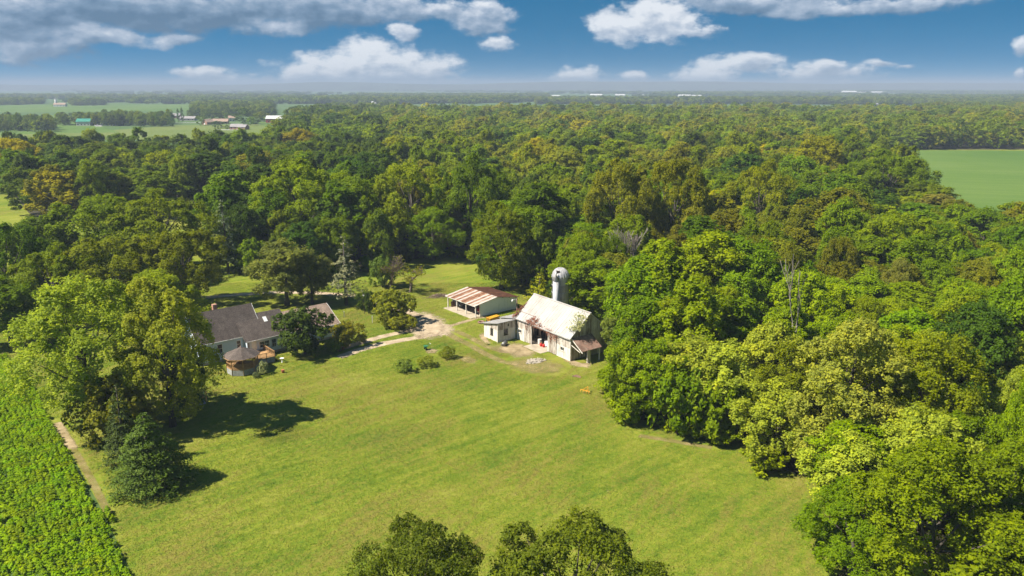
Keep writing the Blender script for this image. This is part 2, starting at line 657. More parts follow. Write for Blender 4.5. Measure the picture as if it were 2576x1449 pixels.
MATS['leaf'] = M_foliage('foliage')
MATS['needle'] = M_foliage('conifer_foliage', 0.15, 0.12)
MATS['bark'] = M_bark('bark', (0.035, 0.028, 0.02), (0.10, 0.085, 0.065))
MATS['bark_pale'] = M_bark('weathered_bark', (0.17, 0.14, 0.115), (0.40, 0.35, 0.30))
MATS['bark_red'] = M_bark('twigs', (0.11, 0.075, 0.06), (0.24, 0.18, 0.15))


def unit(a):
    return a / np.maximum(np.linalg.norm(a, axis=1, keepdims=True), 1e-9)


def leaves(P, N, L, W, rng, fold=0.25):
    """folded diamond leaves (sprays) at P facing N"""
    n = len(P)
    r = rng.normal(size=(n, 3))
    T = unit(np.cross(N, r))
    B = np.cross(N, T)
    L = np.broadcast_to(L, n)[:, None]
    W = np.broadcast_to(W, n)[:, None]
    V = np.empty((n, 4, 3))
    V[:, 0] = P + T * L / 2
    V[:, 1] = P + B * W / 2 - N * W * fold
    V[:, 2] = P - T * L / 2
    V[:, 3] = P - B * W / 2 - N * W * fold
    k = np.arange(n)[:, None] * 4
    T3 = np.concatenate([k + [0, 1, 2], k + [0, 2, 3]], axis=1).reshape(-1, 3)
    return V.reshape(-1, 3), T3


def crown_points(rng, R, Hh, base, lobes, puffs, nl, flat=1.0, spread=0.55, lob_r=(0.36, 0.55), puff_r=(0.24, 0.42), top=1.0, taper=0.0, up=0.3, wild=0.42):
    zc = base + (Hh - base) * 0.52
    rz = (Hh - base) * 0.5
    ga = math.pi * (3 - math.sqrt(5))
    LC, LR = [], []
    for i in range(lobes):
        zz = 1 - 2 * (i + 0.5) / lobes
        a = i * ga + rng.uniform(-0.5, 0.5)
        rr = math.sqrt(1 - zz * zz)
        k = rng.uniform(0.8, 1.15)
        tp = 1 - taper * max(0, zz)
        LC.append((rr * math.cos(a) * R * spread * k * tp, rr * math.sin(a) * R * spread * k * tp, zc + zz * rz * 0.62 * k))
        LR.append(R * rng.uniform(*lob_r) * (1 - 0.25 * abs(zz)))
    LC.append((0, 0, zc + rz * 0.45 * top))
    LR.append(R * lob_r[1])
    LC, LR = np.array(LC), np.array(LR)
    LR = np.minimum(LR, (Hh - base) * 0.34)
    Lt = rng.uniform(0, 1, len(LC))
    n = len(LC) * puffs
    li = np.repeat(np.arange(len(LC)), puffs)
    out = unit(LC - np.array([0, 0, zc - rz * 0.2]))
    d = unit(rng.normal(size=(n, 3)) + 0.55 * out[li] + np.array([0, 0, up]))
    PC = LC[li] + d * LR[li][:, None] * rng.uniform(0.62, 1.04, (n, 1)) * np.array([1, 1, flat])
    PR = LR[li] * rng.uniform(puff_r[0], puff_r[1], n)
    Pt = np.clip(Lt[li] * 0.25 + rng.uniform(0, 0.75, n), 0, 1)
    pi = np.repeat(np.arange(n), nl)
    m = len(pi)
    d2 = unit(rng.normal(size=(m, 3)) + 0.55 * d[pi] + np.array([0, 0, 0.35]))
    P = PC[pi] + d2 * PR[pi][:, None] * rng.uniform(0.5, 1.12, (m, 1)) * np.array([0.95, 0.95, 1.1])
    co = unit((P - np.array([0, 0, zc - rz * 0.3])) / np.array([R, R, rz]))
    N = unit(d2 * 0.62 + co * 0.4 + np.array([0, 0, 0.14]) + wild * rng.normal(size=(m, 3)))
    tint = np.clip(Pt[pi] * 0.55 + rng.uniform(0, 0.45, m), 0, 1)
    top_z = P[:, 2].max()
    P[:, 2] = base + (P[:, 2] - P[:, 2].min()) / (top_z - P[:, 2].min()) * (Hh - base)
    rad = np.percentile(np.hypot(P[:, 0], P[:, 1]), 97)
    P[:, :2] *= R / rad
    return P, N, tint, LC


def trunk_mesh(name, rng, Hh, base, LC, r0, mat, fork=0.35, nmax=9):
    mb = MB()
    topz = base + (Hh - base) * 0.6
    pts, rad = [], []
    for i in range(6):
        s = i / 5
        pts.append((rng.uniform(-.12, .12) * s * 2, rng.uniform(-.12, .12) * s * 2, topz * s))
        rad.append(r0 * (1 - 0.72 * s) * (1.35 if i == 0 else 1))
    mb.tube(pts, rad, 7)
    for c in LC[:nmax]:
        z0 = max(base * 0.75, min(c[2] - 1.0, topz * rng.uniform(0.4, 0.8)))
        p0 = Vector((0, 0, z0))
        p2 = Vector(c)
        p1 = p0.lerp(p2, 0.5) + Vector((0, 0, -0.4))
        mb.tube([p0, p1, p2], [r0 * 0.38, r0 * 0.24, r0 * 0.08], 5, caps=False)
    return mb.mesh(name, mat, True)


PROTO = {}


def broadleaf(key, seed, R=5.0, Hh=16.0, base=2.5, lobes=11, puffs=15, nl=58, leaf=0.46, r0=0.32, mat='leaf', trunk=True, **kw):
    rng = np.random.default_rng(seed)
    P, N, ti, LC = crown_points(rng, R, Hh, base, lobes, puffs, nl, **kw)
    s = rng.uniform(0.7, 1.3, len(P)) * leaf
    V, T = leaves(P, N, s, s * 0.62, rng)
    me = np_mesh('crown_' + key, V, T, MATS[mat], np.repeat(ti, 2))
    tm = trunk_mesh('trunk_' + key, rng, Hh, base, LC, r0, MATS['bark']) if trunk else None
    PROTO[key] = (me, tm, R, Hh)


def conifer(key, seed, R=4.0, Hh=12.0, whorl=0.5, per=12, leaf=0.36, droop=0.25, base=0.3, power=0.8, gap=0.0, dens=9, r0=0.25, full=0.2):
    rng = np.random.default_rng(seed)
    Ps, Ns, ts = [], [], []
    mb = MB()
    mb.tube([(0, 0, 0), (0, 0, Hh * 0.6), (0, 0, Hh * 0.97)], [r0, r0 * 0.6, 0.03], 7)
    z = base
    while z < Hh * 0.985:
        f = (z - base) / (Hh - base)
        r = R * (1 - f) ** power * min(1, full + f * 6 + 0.55)
        for k in range(max(4, int(per * (1 - f * 0.6)))):
            if rng.uniform() < gap:
                continue
            a = rng.uniform(0, 2 * math.pi)
            rl = r * rng.uniform(0.68, 1.12) + 0.12
            nn = max(4, int(rl * dens))
            s = rng.uniform(0.25, 1.0, nn) ** 0.7
            wid = 0.24 * rl * (1 - s * 0.75) + 0.12
            off = rng.uniform(-1, 1, nn) * wid
            zz = z + 0.22 * rl * s - droop * rl * s * s * 1.6 + rng.normal(size=nn) * 0.09
            x = np.cos(a) * rl * s - np.sin(a) * off
            y = np.sin(a) * rl * s + np.cos(a) * off
            Ps.append(np.stack([x, y, zz], 1))
            o = np.stack([np.cos(a) * np.ones(nn), np.sin(a) * np.ones(nn), 0.75 * np.ones(nn)], 1)
            Ns.append(unit(o + 0.55 * rng.normal(size=(nn, 3))))
            ts.append(np.clip(s * 0.55 + rng.uniform(0, 0.4) + rng.uniform(-.12, .12, nn), 0, 1))
        z += whorl * rng.uniform(0.75, 1.25)
    P, N, ti = np.concatenate(Ps), np.concatenate(Ns), np.concatenate(ts)
    P[:, 2] = np.maximum(P[:, 2], 0.05)
    s = rng.uniform(0.7, 1.35, len(P)) * leaf
    V, T = leaves(P, N, s, s * 0.5, rng)
    me = np_mesh('crown_' + key, V, T, MATS['needle'], np.repeat(ti, 2))
    PROTO[key] = (me, mb.mesh('trunk_' + key, MATS['bark'], True), R, Hh)


def branchy(key, seed, Hh, mat, r0=0.22, depth=5, spread=0.55, kids=(2, 4), first=0.35, leaves_n=0, leaf=0.3, lean=0.12, upw=0.25, stop=0.02):
    """bare or dead tree: tapering limbs that fork"""
    rng = random.Random(seed)
    mb = MB()
    tips = []

    def grow(p, d, L, r, lev):
        q = p + d * L * 0.5 + Vector((rng.uniform(-1, 1), rng.uniform(-1, 1), 0)) * L * 0.05
        e = p + d * L + Vector((rng.uniform(-1, 1), rng.uniform(-1, 1), 0)) * L * 0.06
        r1 = max(stop, r * 0.62)
        mb.tube([p, q, e], [r, (r + r1) / 2, r1], 6 if lev < 2 else 3, caps=False)
        tips.append((e, lev))
        if lev >= depth:
            return
        for i in range(rng.randint(*kids)):
            a = rng.uniform(0, 2 * math.pi)
            s = spread * rng.uniform(0.5, 1.25)
            nd = (d + Vector((math.cos(a) * s, math.sin(a) * s, upw * rng.uniform(0.2, 1)))).normalized()
            st = p.lerp(e, rng.uniform(0.55, 1.0)) if i else e
            grow(st, nd, L * rng.uniform(0.55, 0.85), r1 * rng.uniform(0.55, 0.95), lev + 1)
    grow(Vector((0, 0, 0)), Vector((rng.uniform(-lean, lean), rng.uniform(-lean, lean), 1)).normalized(), Hh * first, r0, 0)
    V = np.array(mb.v)
    k = Hh / V[:, 2].max()
    V *= k
    mb.v = [tuple(v) for v in V]
    tm = mb.mesh('limbs_' + key, mat, True)
    me = None
    if leaves_n:
        nr = np.random.default_rng(seed)
        E = np.array([list(e) for e, l in tips if l >= depth - 1]) * k
        idx = nr.integers(0, len(E), leaves_n)
        P = E[idx] + nr.normal(size=(leaves_n, 3)) * 0.35
        N = unit(nr.normal(size=(leaves_n, 3)) + np.array([0, 0, .6]))
        s = nr.uniform(.7, 1.3, leaves_n) * leaf
        VV, T = leaves(P, N, s, s * .6, nr)
        me = np_mesh('crown_' + key, VV, T, MATS['leaf'], np.repeat(nr.uniform(0, 1, leaves_n), 2))
    PROTO[key] = (me, tm, np.percentile(np.hypot(V[:, 0], V[:, 1]) * 1.0, 97), Hh)


# near trees
broadleaf('round1', 1, lobes=12, puffs=24, nl=56, leaf=0.36, wild=0.5)
broadleaf('round2', 2, lobes=10, puffs=28, nl=56, leaf=0.36, base=2.0, wild=0.5)
broadleaf('round3', 3, lobes=14, puffs=21, nl=56, leaf=0.36, base=1.6, lob_r=(0.3, 0.5), wild=0.5)
broadleaf('oval1', 4, R=4.2, Hh=18, base=2.2, lobes=15, puffs=20, nl=54, leaf=0.36, taper=0.35, wild=0.5)
broadleaf('oval2', 5, R=4.0, Hh=18, base=1.6, lobes=16, puffs=19, nl=54, leaf=0.36, taper=0.25, lob_r=(0.32, 0.5), wild=0.5)
broadleaf('spread1', 6, R=6.5, Hh=16, base=3.2, lobes=18, puffs=24, nl=54, spread=0.64, lob_r=(0.26, 0.40), leaf=0.38, r0=0.42)
broadleaf('spread2', 7, R=6.5, Hh=17, base=2.6, lobes=20, puffs=22, nl=54, spread=0.64, lob_r=(0.25, 0.38), leaf=0.38, r0=0.42)
broadleaf('feather1', 8, R=5.5, Hh=17, base=1.0, lobes=18, puffs=44, nl=42, leaf=0.25, lob_r=(0.28, 0.42), puff_r=(0.16, 0.34), up=0.6, spread=0.64, wild=0.6)
broadleaf('feather2', 9, R=5.5, Hh=17, base=1.4, lobes=15, puffs=52, nl=42, leaf=0.25, lob_r=(0.30, 0.48), puff_r=(0.15, 0.32), up=0.5, spread=0.62, wild=0.6)
broadleaf('near1', 81, R=6.5, Hh=14, base=3.0, lobes=20, puffs=40, nl=40, leaf=0.24, spread=0.68, lob_r=(0.22, 0.36), puff_r=(0.18, 0.36), r0=0.35, wild=0.6)
broadleaf('near2', 82, R=6.5, Hh=14, base=3.0, lobes=23, puffs=36, nl=40, leaf=0.24, spread=0.68, lob_r=(0.20, 0.34), puff_r=(0.18, 0.36), r0=0.35, wild=0.6)
for k, sd in (('big1', 83), ('big2', 84), ('big3', 85)):
    broadleaf(k, sd, R=11, Hh=23, base=1.5, lobes=40, puffs=22, nl=44, leaf=0.44, spread=0.70, lob_r=(0.15, 0.25), puff_r=(0.26, 0.46), r0=0.5, wild=0.5, up=0.5)
# trees of the deeper wood
for i, (s, R, Hh, kw) in enumerate(((11, 5, 17, {}), (12, 4.6, 18, dict(taper=.3)), (13, 5.4, 16, dict(lob_r=(.28, .42), spread=.64)), (14, 4.8, 17, dict(lob_r=(.4, .58))), (15, 5.2, 16, dict(puff_r=(.3, .5))), (16, 4.4, 18, dict(taper=.5, lob_r=(.26, .42))), (17, 5.0, 17, dict(lob_r=(.22, .34), spread=.7)), (18, 4.2, 19, dict(taper=.55, up=.7)), (19, 5.2, 15, dict(lob_r=(.45, .62), puff_r=(.18, .3))))):
    broadleaf('mid%d' % (i + 1), s, R=R, Hh=Hh, base=1.8, lobes=11, puffs=17, nl=40, leaf=0.46, **kw)
# distant trees
for i in range(5):
    broadleaf('far%d' % (i + 1), 20 + i, R=5.2 + 0.5 * (i % 3), Hh=16 + (i % 2) * 2, base=0.6, lobes=9, puffs=10, nl=13, leaf=1.05, trunk=False)
for i in range(3):   # groves seen from kilometres away
    broadleaf('grove%d' % (i + 1), 30 + i, R=22, Hh=15 + 2 * i, base=0, lobes=18, puffs=9, nl=5, leaf=4.2, trunk=False, spread=0.75, lob_r=(.2, .3), puff_r=(.3, .5))
# shrubs
broadleaf('shrub1', 41, R=1.6, Hh=2.4, base=0.05, lobes=9, puffs=12, nl=16, leaf=0.2, r0=0.06, up=.5)
broadleaf('shrub2', 42, R=1.6, Hh=2.0, base=0.03, lobes=10, puffs=12, nl=16, leaf=0.19, r0=0.05)
broadleaf('shrub3', 43, R=2.6, Hh=3.4, base=0.05, lobes=11, puffs=14, nl=20, leaf=0.28, r0=0.08)
broadleaf('edge1', 44, R=3.2, Hh=6.0, base=0.05, lobes=12, puffs=13, nl=30, leaf=0.38, r0=0.12)
broadleaf('edge2', 45, R=3.0, Hh=5.0, base=0.05, lobes=10, puffs=15, nl=30, leaf=0.36, r0=0.12, up=.5)
# conifers
conifer('spruce_full', 51, R=4.4, Hh=11.5, whorl=0.30, per=19, leaf=0.27, droop=0.14, power=0.8, dens=13, full=0.5)
conifer('spruce_tall', 52, R=3.0, Hh=12.0, whorl=0.36, per=14, leaf=0.27, droop=0.2, power=0.85, dens=11)
conifer('spruce_open', 53, R=3.6, Hh=15.0, whorl=0.62, per=11, leaf=0.38, droop=0.22, base=2.6, power=0.72, gap=0.22, dens=8, r0=0.28)
conifer('cedar', 54, R=1.9, Hh=5.0, whorl=0.3, per=11, leaf=0.28, droop=-0.25, base=0.1, power=0.7, dens=9)
# bare and dead trees
branchy('bare1', 61, 7.5, MATS['bark_red'], r0=0.2, depth=6, kids=(2, 4), first=0.24, leaves_n=380, leaf=0.24, spread=0.62)
branchy('bare2', 62, 6.0, MATS['bark_red'], r0=0.16, depth=5, kids=(2, 4), first=0.26, leaves_n=700, leaf=0.26, spread=0.62)
branchy('snag1', 63, 18.0, MATS['bark_pale'], r0=0.40, depth=4, kids=(2, 3), first=0.42, spread=0.26, lean=0.04, upw=0.6, stop=0.05)
branchy('snag2', 64, 14.0, MATS['bark_pale'], r0=0.4, depth=5, kids=(2, 4), first=0.3, spread=0.45, upw=0.4, stop=0.03)
branchy('snag3', 65, 10.0, MATS['bark_pale'], r0=0.22, depth=2, kids=(1, 2), first=0.6, spread=0.35, stop=0.04)

LIME, FRESH, MID, DARK, OLIVE, YELLOW, PALE, TAN, BLUE, DEEP = ((0.158, 0.210, 0.014), (0.120, 0.175, 0.014), (0.088, 0.134, 0.015), (0.050, 0.085, 0.015),
    (0.128, 0.135, 0.022), (0.225, 0.222, 0.016), (0.215, 0.256, 0.050), (0.145, 0.142, 0.038), (0.092, 0.115, 0.070), (0.034, 0.052, 0.015))
NTREE = [0]


def tree(key, loc, height, width, colour, label, group=None, rz=None, name='broadleaf_tree', cat='tree', tilt=0.0):
    me, tm, R, Hh = PROTO[key]
    NTREE[0] += 1
    rng = random.Random(NTREE[0] * 7 + 3)
    root = empty(name, (loc[0], loc[1], loc[2] if len(loc) > 2 else 0.0), rng.uniform(0, 6.28) if rz is None else rz, label, cat, group)
    root.scale = (width / (2 * R), width / (2 * R), height / Hh)
    if tilt:
        root.rotation_euler = (rng.uniform(-tilt, tilt), rng.uniform(-tilt, tilt), root.rotation_euler[2])
    if me:
        c = link('crown' if cat == 'tree' else 'foliage', me, root)
        c.color = (*colour, 1)
    if tm:
        link('trunk' if cat == 'tree' else 'stem', tm, root)
    return root


HERO_XY = [(15.1, 137.5, 11.0), (15.5, 129.5, 11.5), (18.5, 135.0, 11.5), (12.0, 146.0, 12.0), (10.2, 158.0, 12.5), (10.8, 152.0, 10.0)]


def hero(key, bx, by, top, wpx, colour, label, group=None, name='broadleaf_tree', cat='tree', hmul=1.0, rz=None, z=0.0):
    x, y = G(bx, by)
    h = max(0.4, ZT(bx, top, y)) * hmul
    dist = math.sqrt(x * x + y * y + H * H * 0.6)
    w = wpx / F * (y * math.cos(PITCH) + (H - h * 0.5) * math.sin(PITCH))
    HERO_XY.append((x, y, w * 0.5))
    return tree(key, (x, y, z), h, w, colour, label, group, rz, name, cat)
#@@END_PROTO

# ------------------------------------------------------------------ the wood
FRONT = [(-420, 450), (-150, 462), (0, 478), (45, 540), (120, 566), (300, 562), (500, 536), (545, 540), (560, 640), (600, 690), (700, 702), (800, 706), (880, 700), (915, 690),
         (1020, 662), (1130, 648), (1190, 662), (1215, 700), (1330, 728), (1385, 765), (1470, 790), (1560, 870), (1525, 955), (1512, 1042), (1560, 1074), (1660, 1092),
         (1760, 1112), (1870, 1140), (1905, 1195), (2020, 1230), (2060, 1300), (2045, 1380), (2070, 1500)]
WOOD = gp(*FRONT) + [(60, 55), (160, 55), (240, 190), (152, 250), (162, 300), (292, 634), (1000, 640), (1300, 1050), (1000, 1280), (420, 1380), (-120, 1330), (-330, 1220), (-255, 880), (-172, 545), (-200, 508), (-330, 520), (-700, 520)]


def inside(p, poly):
    x, y = p
    r = False
    j = len(poly) - 1
    for i in range(len(poly)):
        xi, yi = poly[i]
        xj, yj = poly[j]
        if (yi > y) != (yj > y) and x < (xj - xi) * (y - yi) / (yj - yi) + xi:
            r = not r
        j = i
    return r


FL = list(WOOD)
for i in range(1, len(FRONT) - 1):
    a, b = Vector(WOOD[i - 1]), Vector(WOOD[i + 1])
    d = (b - a).normalized()
    FL[i] = (WOOD[i][0] - d.y * 4.0, WOOD[i][1] + d.x * 4.0)
sheet('forest_floor', FL, 0.006, MATS['floor'])

# named trees of the yard and of the wood's edge: base pixel, top pixel row, crown width
T = hero
T('feather2', 235, 1072, 690, 340, PALE, 'broad pale green tree beside the crop field, shading the house end', name='shade_tree')
T('feather1', 435, 1072, 694, 255, PALE, 'pale green tree close against the gable end of the house', name='shade_tree')
T('edge1', 300, 1110, 940, 190, OLIVE, 'low olive green tree between the dark spruces and the crop field')
T('edge1', 470, 1020, 870, 120, DARK, 'dark leafy small tree beside the trellis near the house corner')
T('spruce_full', 382, 1222, 1036, 232, (0.042, 0.066, 0.014), 'broad dark green spruce standing alone on the lawn by the crop field', name='spruce_tree')
T('spruce_tall', 318, 1165, 965, 125, DEEP, 'very dark narrow spruce behind the broad lawn spruce', name='spruce_tree')
T('big1', 255, 690, 490, 290, (0.118, 0.150, 0.014), 'wide spreading tree behind the lane, towards the far grass corner', name='walnut_tree')
T('big2', 405, 692, 474, 300, (0.125, 0.156, 0.014), 'tallest spreading tree behind the lane and the house', name='walnut_tree')
T('spread2', 110, 705, 540, 190, MID, 'spreading tree between the far grass corner and the lane', name='walnut_tree')
T('big3', 290, 790, 590, 290, (0.112, 0.142, 0.014), 'broad clump leaved tree behind the pale trees and the house', name='walnut_tree')
T('big1', 468, 770, 575, 235, (0.115, 0.145, 0.014), 'broad clump leaved tree whose limbs hang over the house ridge', name='walnut_tree')
T('big2', 150, 812, 610, 240, (0.108, 0.138, 0.014), 'clump leaved tree between the crop field and the broad one')
T('big3', 30, 795, 555, 240, MID, 'spreading tree at the top corner of the crop field', name='walnut_tree')
T('round2', 30, 872, 690, 190, (0.10, 0.14, 0.014), 'low round tree on the corner of the crop field')
T('spruce_open', 575, 690, 500, 90, BLUE, 'slim blue grey conifer in front of the wood behind the house', name='spruce_tree')
T('edge2', 632, 690, 590, 90, LIME, 'lime green small tree beside the blue grey conifer')
T('round2', 722, 768, 596, 188, (0.115, 0.130, 0.036), 'grey green oak with dark trunk behind the house roof', name='oak_tree')
T('round3', 786, 765, 625, 105, (0.105, 0.120, 0.034), 'slender leaning tree between the oak and the blue spruce', name='oak_tree')
T('spruce_open', 872, 768, 592, 118, (0.115, 0.125, 0.075), 'blue spruce with bare lower trunk beside the gravel lane', name='spruce_tree')
T('edge1', 768, 890, 768, 145, (0.050, 0.075, 0.016), 'small dark tree against the front of the house', name='yard_tree')
T('edge2', 986, 812, 722, 118, (0.145, 0.165, 0.030), 'weeping olive green tree beside the gravel turning place', name='willow_tree')
T('shrub3', 1003, 828, 788, 92, (0.150, 0.170, 0.030), 'low rounded olive shrub at the foot of the weeping tree', name='shrub', cat='shrub')
T('edge1', 962, 722, 640, 74, (0.080, 0.110, 0.026), 'round green tree behind the bare reddish tree')
T('bare1', 985, 728, 645, 100, OLIVE, 'bare reddish twigged tree on the lawn behind the weeping tree', name='bare_tree')
T('bare2', 1032, 735, 672, 78, OLIVE, 'thin leaved small tree beside the bare reddish tree', name='bare_tree')
T('edge2', 925, 782, 728, 60, DARK, 'dark bushy small tree by the lamp post')
T('feather1', 1262, 728, 505, 195, (0.098, 0.130, 0.014), 'tall green tree with dark trunk right behind the pole garage', name='maple_tree')
T('cedar', 1357, 775, 688, 78, (0.140, 0.145, 0.012), 'yellow green cedar beside the silo', name='cedar_tree')
# the lime green edge of the wood beside the barn
E_ = [('oval1', 1600, 895, 640, 180, FRESH, 'fresh green tree behind the barn lean-to'),
      ('oval2', 1655, 885, 600, 200, LIME, 'lime green oval tree beyond the barn lean-to'),
      ('oval1', 1765, 865, 575, 215, LIME, 'tall lime green tree in the wood beside the dead grey trunk'),
      ('round1', 1870, 870, 595, 200, FRESH, 'fresh green tree behind the dead grey trunk'),
      ('oval1', 1618, 985, 745, 165, FRESH, 'fresh green tree rising over the corner of the lean-to'),
      ('round1', 1720, 985, 730, 190, LIME, 'lime green round tree in the second row of the wood edge'),
      ('oval2', 1835, 990, 745, 175, FRESH, 'fresh green oval tree below the dead grey trunk'),
      ('round2', 1572, 1055, 850, 150, (0.115, 0.165, 0.012), 'dense green tree reaching the lawn behind the yellow implement'),
      ('round3', 1640, 1072, 850, 160, FRESH, 'dense fresh green tree at the rounded lawn edge'),
      ('edge1', 1705, 1092, 900, 170, MID, 'mid green low tree at the lawn edge among lime trees'),
      ('edge2', 1805, 1108, 925, 165, LIME, 'yellowish green low tree overhanging the lawn edge'),
      ('feather1', 2110, 1190, 790, 360, (0.245, 0.282, 0.066), 'large pale silvery green maple leaning over the lawn'),
      ('feather2', 2290, 1190, 830, 300, (0.130, 0.165, 0.022), 'pale green maple behind the large silvery one'),
      ('feather1', 1990, 1150, 860, 230, (0.135, 0.170, 0.024), 'pale green maple at the bend of the lawn edge'),
      ('feather2', 2318, 1515, 1110, 420, (0.120, 0.160, 0.020), 'large pale green maple spreading at the lowest corner of the lawn'),
      ('feather1', 2140, 1440, 1215, 270, (0.105, 0.150, 0.016), 'green maple branching low beside the lawn corner'),
      ('feather1', 2500, 1460, 1090, 300, (0.115, 0.155, 0.018), 'green maple behind the large corner maple'),
      ('round3', 2545, 1010, 680, 220, FRESH, 'bright green tree towering behind the paler maples'),
      ('round1', 2430, 1070, 760, 210, DARK, 'dark green tree in the gap behind the pale maples'),
      ('feather2', 2545, 1350, 930, 190, LIME, 'lime green tree around the leaning grey trunk'),
      ('round2', 2190, 1290, 1120, 190, DARK, 'dark green low tree under the pale maples')]
E_.append(('round3', 1552, 900, 768, 90, (0.12, 0.155, 0.04), 'grey green tree pressing against the end of the barn roof'))
for k, bx, by, tp, w, c, lb in E_:
    T(k, bx, by, tp, w, c, lb, name='wood_edge_tree')
BIG = [('big3', 770, 640, 398, 275, LIME, 'big lime green tree standing over the lane behind the oak'), ('round2', 690, 655, 470, 165, MID, 'mid green tree beside the big lime one behind the lane'),
       ('round1', 905, 645, 440, 165, FRESH, 'fresh green round tree behind the blue spruce'), ('big1', 1040, 632, 400, 225, (0.145, 0.195, 0.014), 'wide lime green tree behind the back lawn'),
       ('big2', 1185, 640, 378, 195, (0.098, 0.150, 0.014), 'tall full green tree at the end of the back lawn'), ('round3', 975, 655, 520, 130, (0.085, 0.115, 0.016), 'small dark green tree at the foot of the wide lime one'),
       ('feather2', 1090, 655, 520, 160, FRESH, 'fresh green tree drooping to the back lawn'), ('oval2', 1355, 690, 455, 190, (0.085, 0.130, 0.014), 'tall dark green tree beyond the one behind the garage'),
       ('big3', 1560, 690, 392, 215, OLIVE, 'tall airy olive tree over the branching dead tree'), ('big1', 1690, 675, 388, 205, (0.135, 0.145, 0.02), 'tall airy olive tree next to its twin behind the silo wood'),
       ('feather2', 1475, 735, 560, 165, MID, 'mid green tree leaning out behind the silo'), ('round1', 1352, 478, 363, 135, YELLOW, 'bright yellow green tree standing out deep in the wood'),
       ('big2', 2220, 545, 372, 210, (0.085, 0.125, 0.014), 'big dark green dome before the enclosed field'), ('round1', 2050, 500, 338, 125, (0.165, 0.180, 0.020), 'yellowish tree crest deep in the wood near the enclosed field'),
       ('big1', 35, 482, 343, 165, (0.26, 0.22, 0.02), 'yellow tree at the far grass corner'), ('round2', 757, 425, 320, 120, (0.19, 0.185, 0.02), 'yellowish tree at the back edge of the wood by the far field'),
       ('big2', 1900, 620, 395, 190, (0.15, 0.165, 0.018), 'broad olive green crown above the lime green trees'), ('oval2', 2080, 690, 470, 190, OLIVE, 'tall olive tree behind the pale maples'),
       ('big3', 2250, 730, 525, 240, (0.16, 0.20, 0.02), 'wide yellow green tree between the maples and the enclosed field')]
for k, bx, by, tp, w, c, lb in BIG:
    T(k, bx, by, tp, w, c, lb, name='tall_tree')
T('feather2', 408, 885, 682, 255, (0.165, 0.205, 0.030), 'pale tree at the back corner of the house gable', name='shade_tree')
# two tree tops close below the viewpoint
for (x, y, h, w, k, lb) in ((-8.0, 57.5, 13.9, 13.0, 'near1', 'dark green tree top nearest the open lawn, left of its pair'),
                            (5.2, 58.0, 13.9, 16.0, 'near2', 'dark green tree top spreading beside its darker neighbour')):
    tree(k, (x, y), h, w, (0.080, 0.108, 0.018), lb.replace(', left of its pair', ', the narrower of two'), 'tree tops at the foot of the lawn')
    HERO_XY.append((x, y, w / 2))
# dead trees
for (k, bx, by, tp, w, lb) in (('snag1', 1972, 1010, 632, 74, 'tall dead grey trunk with broken limbs rising from the lime green trees'),
                               ('snag2', 1585, 760, 560, 110, 'dead branching grey tree at the wood edge behind the silo'),
                               ('snag3', 2363, 1120, 925, 28, 'thin dead grey stem among the pale maples'),
                               ('snag3', 2398, 1130, 985, 34, 'crooked dead stem beside the thin one among the maples'),
                               ('snag1', 2555, 1330, 880, 60, 'leaning grey bare trunk amid lime green leaves')):
    T(k, bx, by, tp, w, DARK, lb, name='dead_tree')
    HERO_XY[-1] = (*HERO_XY[-1][:2], 8.0)

# shrubs
for (k, bx, by, tp, w, c, lb) in (('shrub3', 872, 872, 806, 92, (0.175, 0.172, 0.028), 'rounded yellow green bush at the house corner by the driveway'),
                                  ('shrub2', 838, 886, 850, 56, MID, 'low green bush at the driveway end by the house'),
                                  ('shrub1', 1127, 901, 872, 44, (0.112, 0.145, 0.020), 'upright garden bush near the barn track'),
                                  ('shrub2', 1072, 921, 896, 56, (0.145, 0.172, 0.036), 'flat pale garden bush between the other two on the lawn'),
                                  ('shrub1', 1017, 936, 903, 50, (0.135, 0.165, 0.044), 'grey green garden bush on the lawn, farthest from the barn'),
                                  ('shrub1', 662, 942, 908, 30, (0.20, 0.22, 0.14), 'white flowering bush beside the gazebo'),
                                  ('shrub2', 645, 950, 935, 22, (0.16, 0.18, 0.10), 'small white flowering plant at the gazebo skirt'),
                                  ('shrub2', 913, 862, 838, 24, OLIVE, 'tiny yellowish bush beside the rounded yellow green bush'),
                                  ('shrub2', 985, 822, 800, 40, MID, 'small green bush under the weeping tree')):
    T(k, bx, by, tp, w, c, lb, name='shrub', cat='shrub')

# sampling of the wood
rs = random.Random(5)
cand = []


def near_hero(x, y, m):
    for hx, hy, r in HERO_XY:
        if (hx - x) ** 2 + (hy - y) ** 2 < (r * m) ** 2:
            return True
    return False


def tone(x, y):
    """the wood changes hue from place to place"""
    a = math.sin(x * 0.021 + 1.3) + math.sin(y * 0.017 - x * 0.011) + rs.gauss(0, 0.9)
    left = x < -0.16 * y
    r = rs.random()
    if r < 0.025 and y > 210:
        return 'yellowing', YELLOW
    if left:
        if r < 0.10:
            return 'fresh green', FRESH
        return ('olive green', OLIVE) if a > 1.1 else (('mid green', MID) if a > -0.5 else ('dark green', DARK))
    if y < 112:
        return ('pale green', PALE) if a > 0.3 else ('fresh green', FRESH)
    if y < 150:
        return ('lime green', LIME) if a > 0.2 else ('fresh green', FRESH)
    if a > 1.0:
        return 'olive green', OLIVE
    if a > 0.1:
        return 'fresh green', FRESH
    if a > -0.9:
        return 'mid green', MID
    if a > -1.5:
        return 'tan tinged', TAN
    return 'dark green', DARK


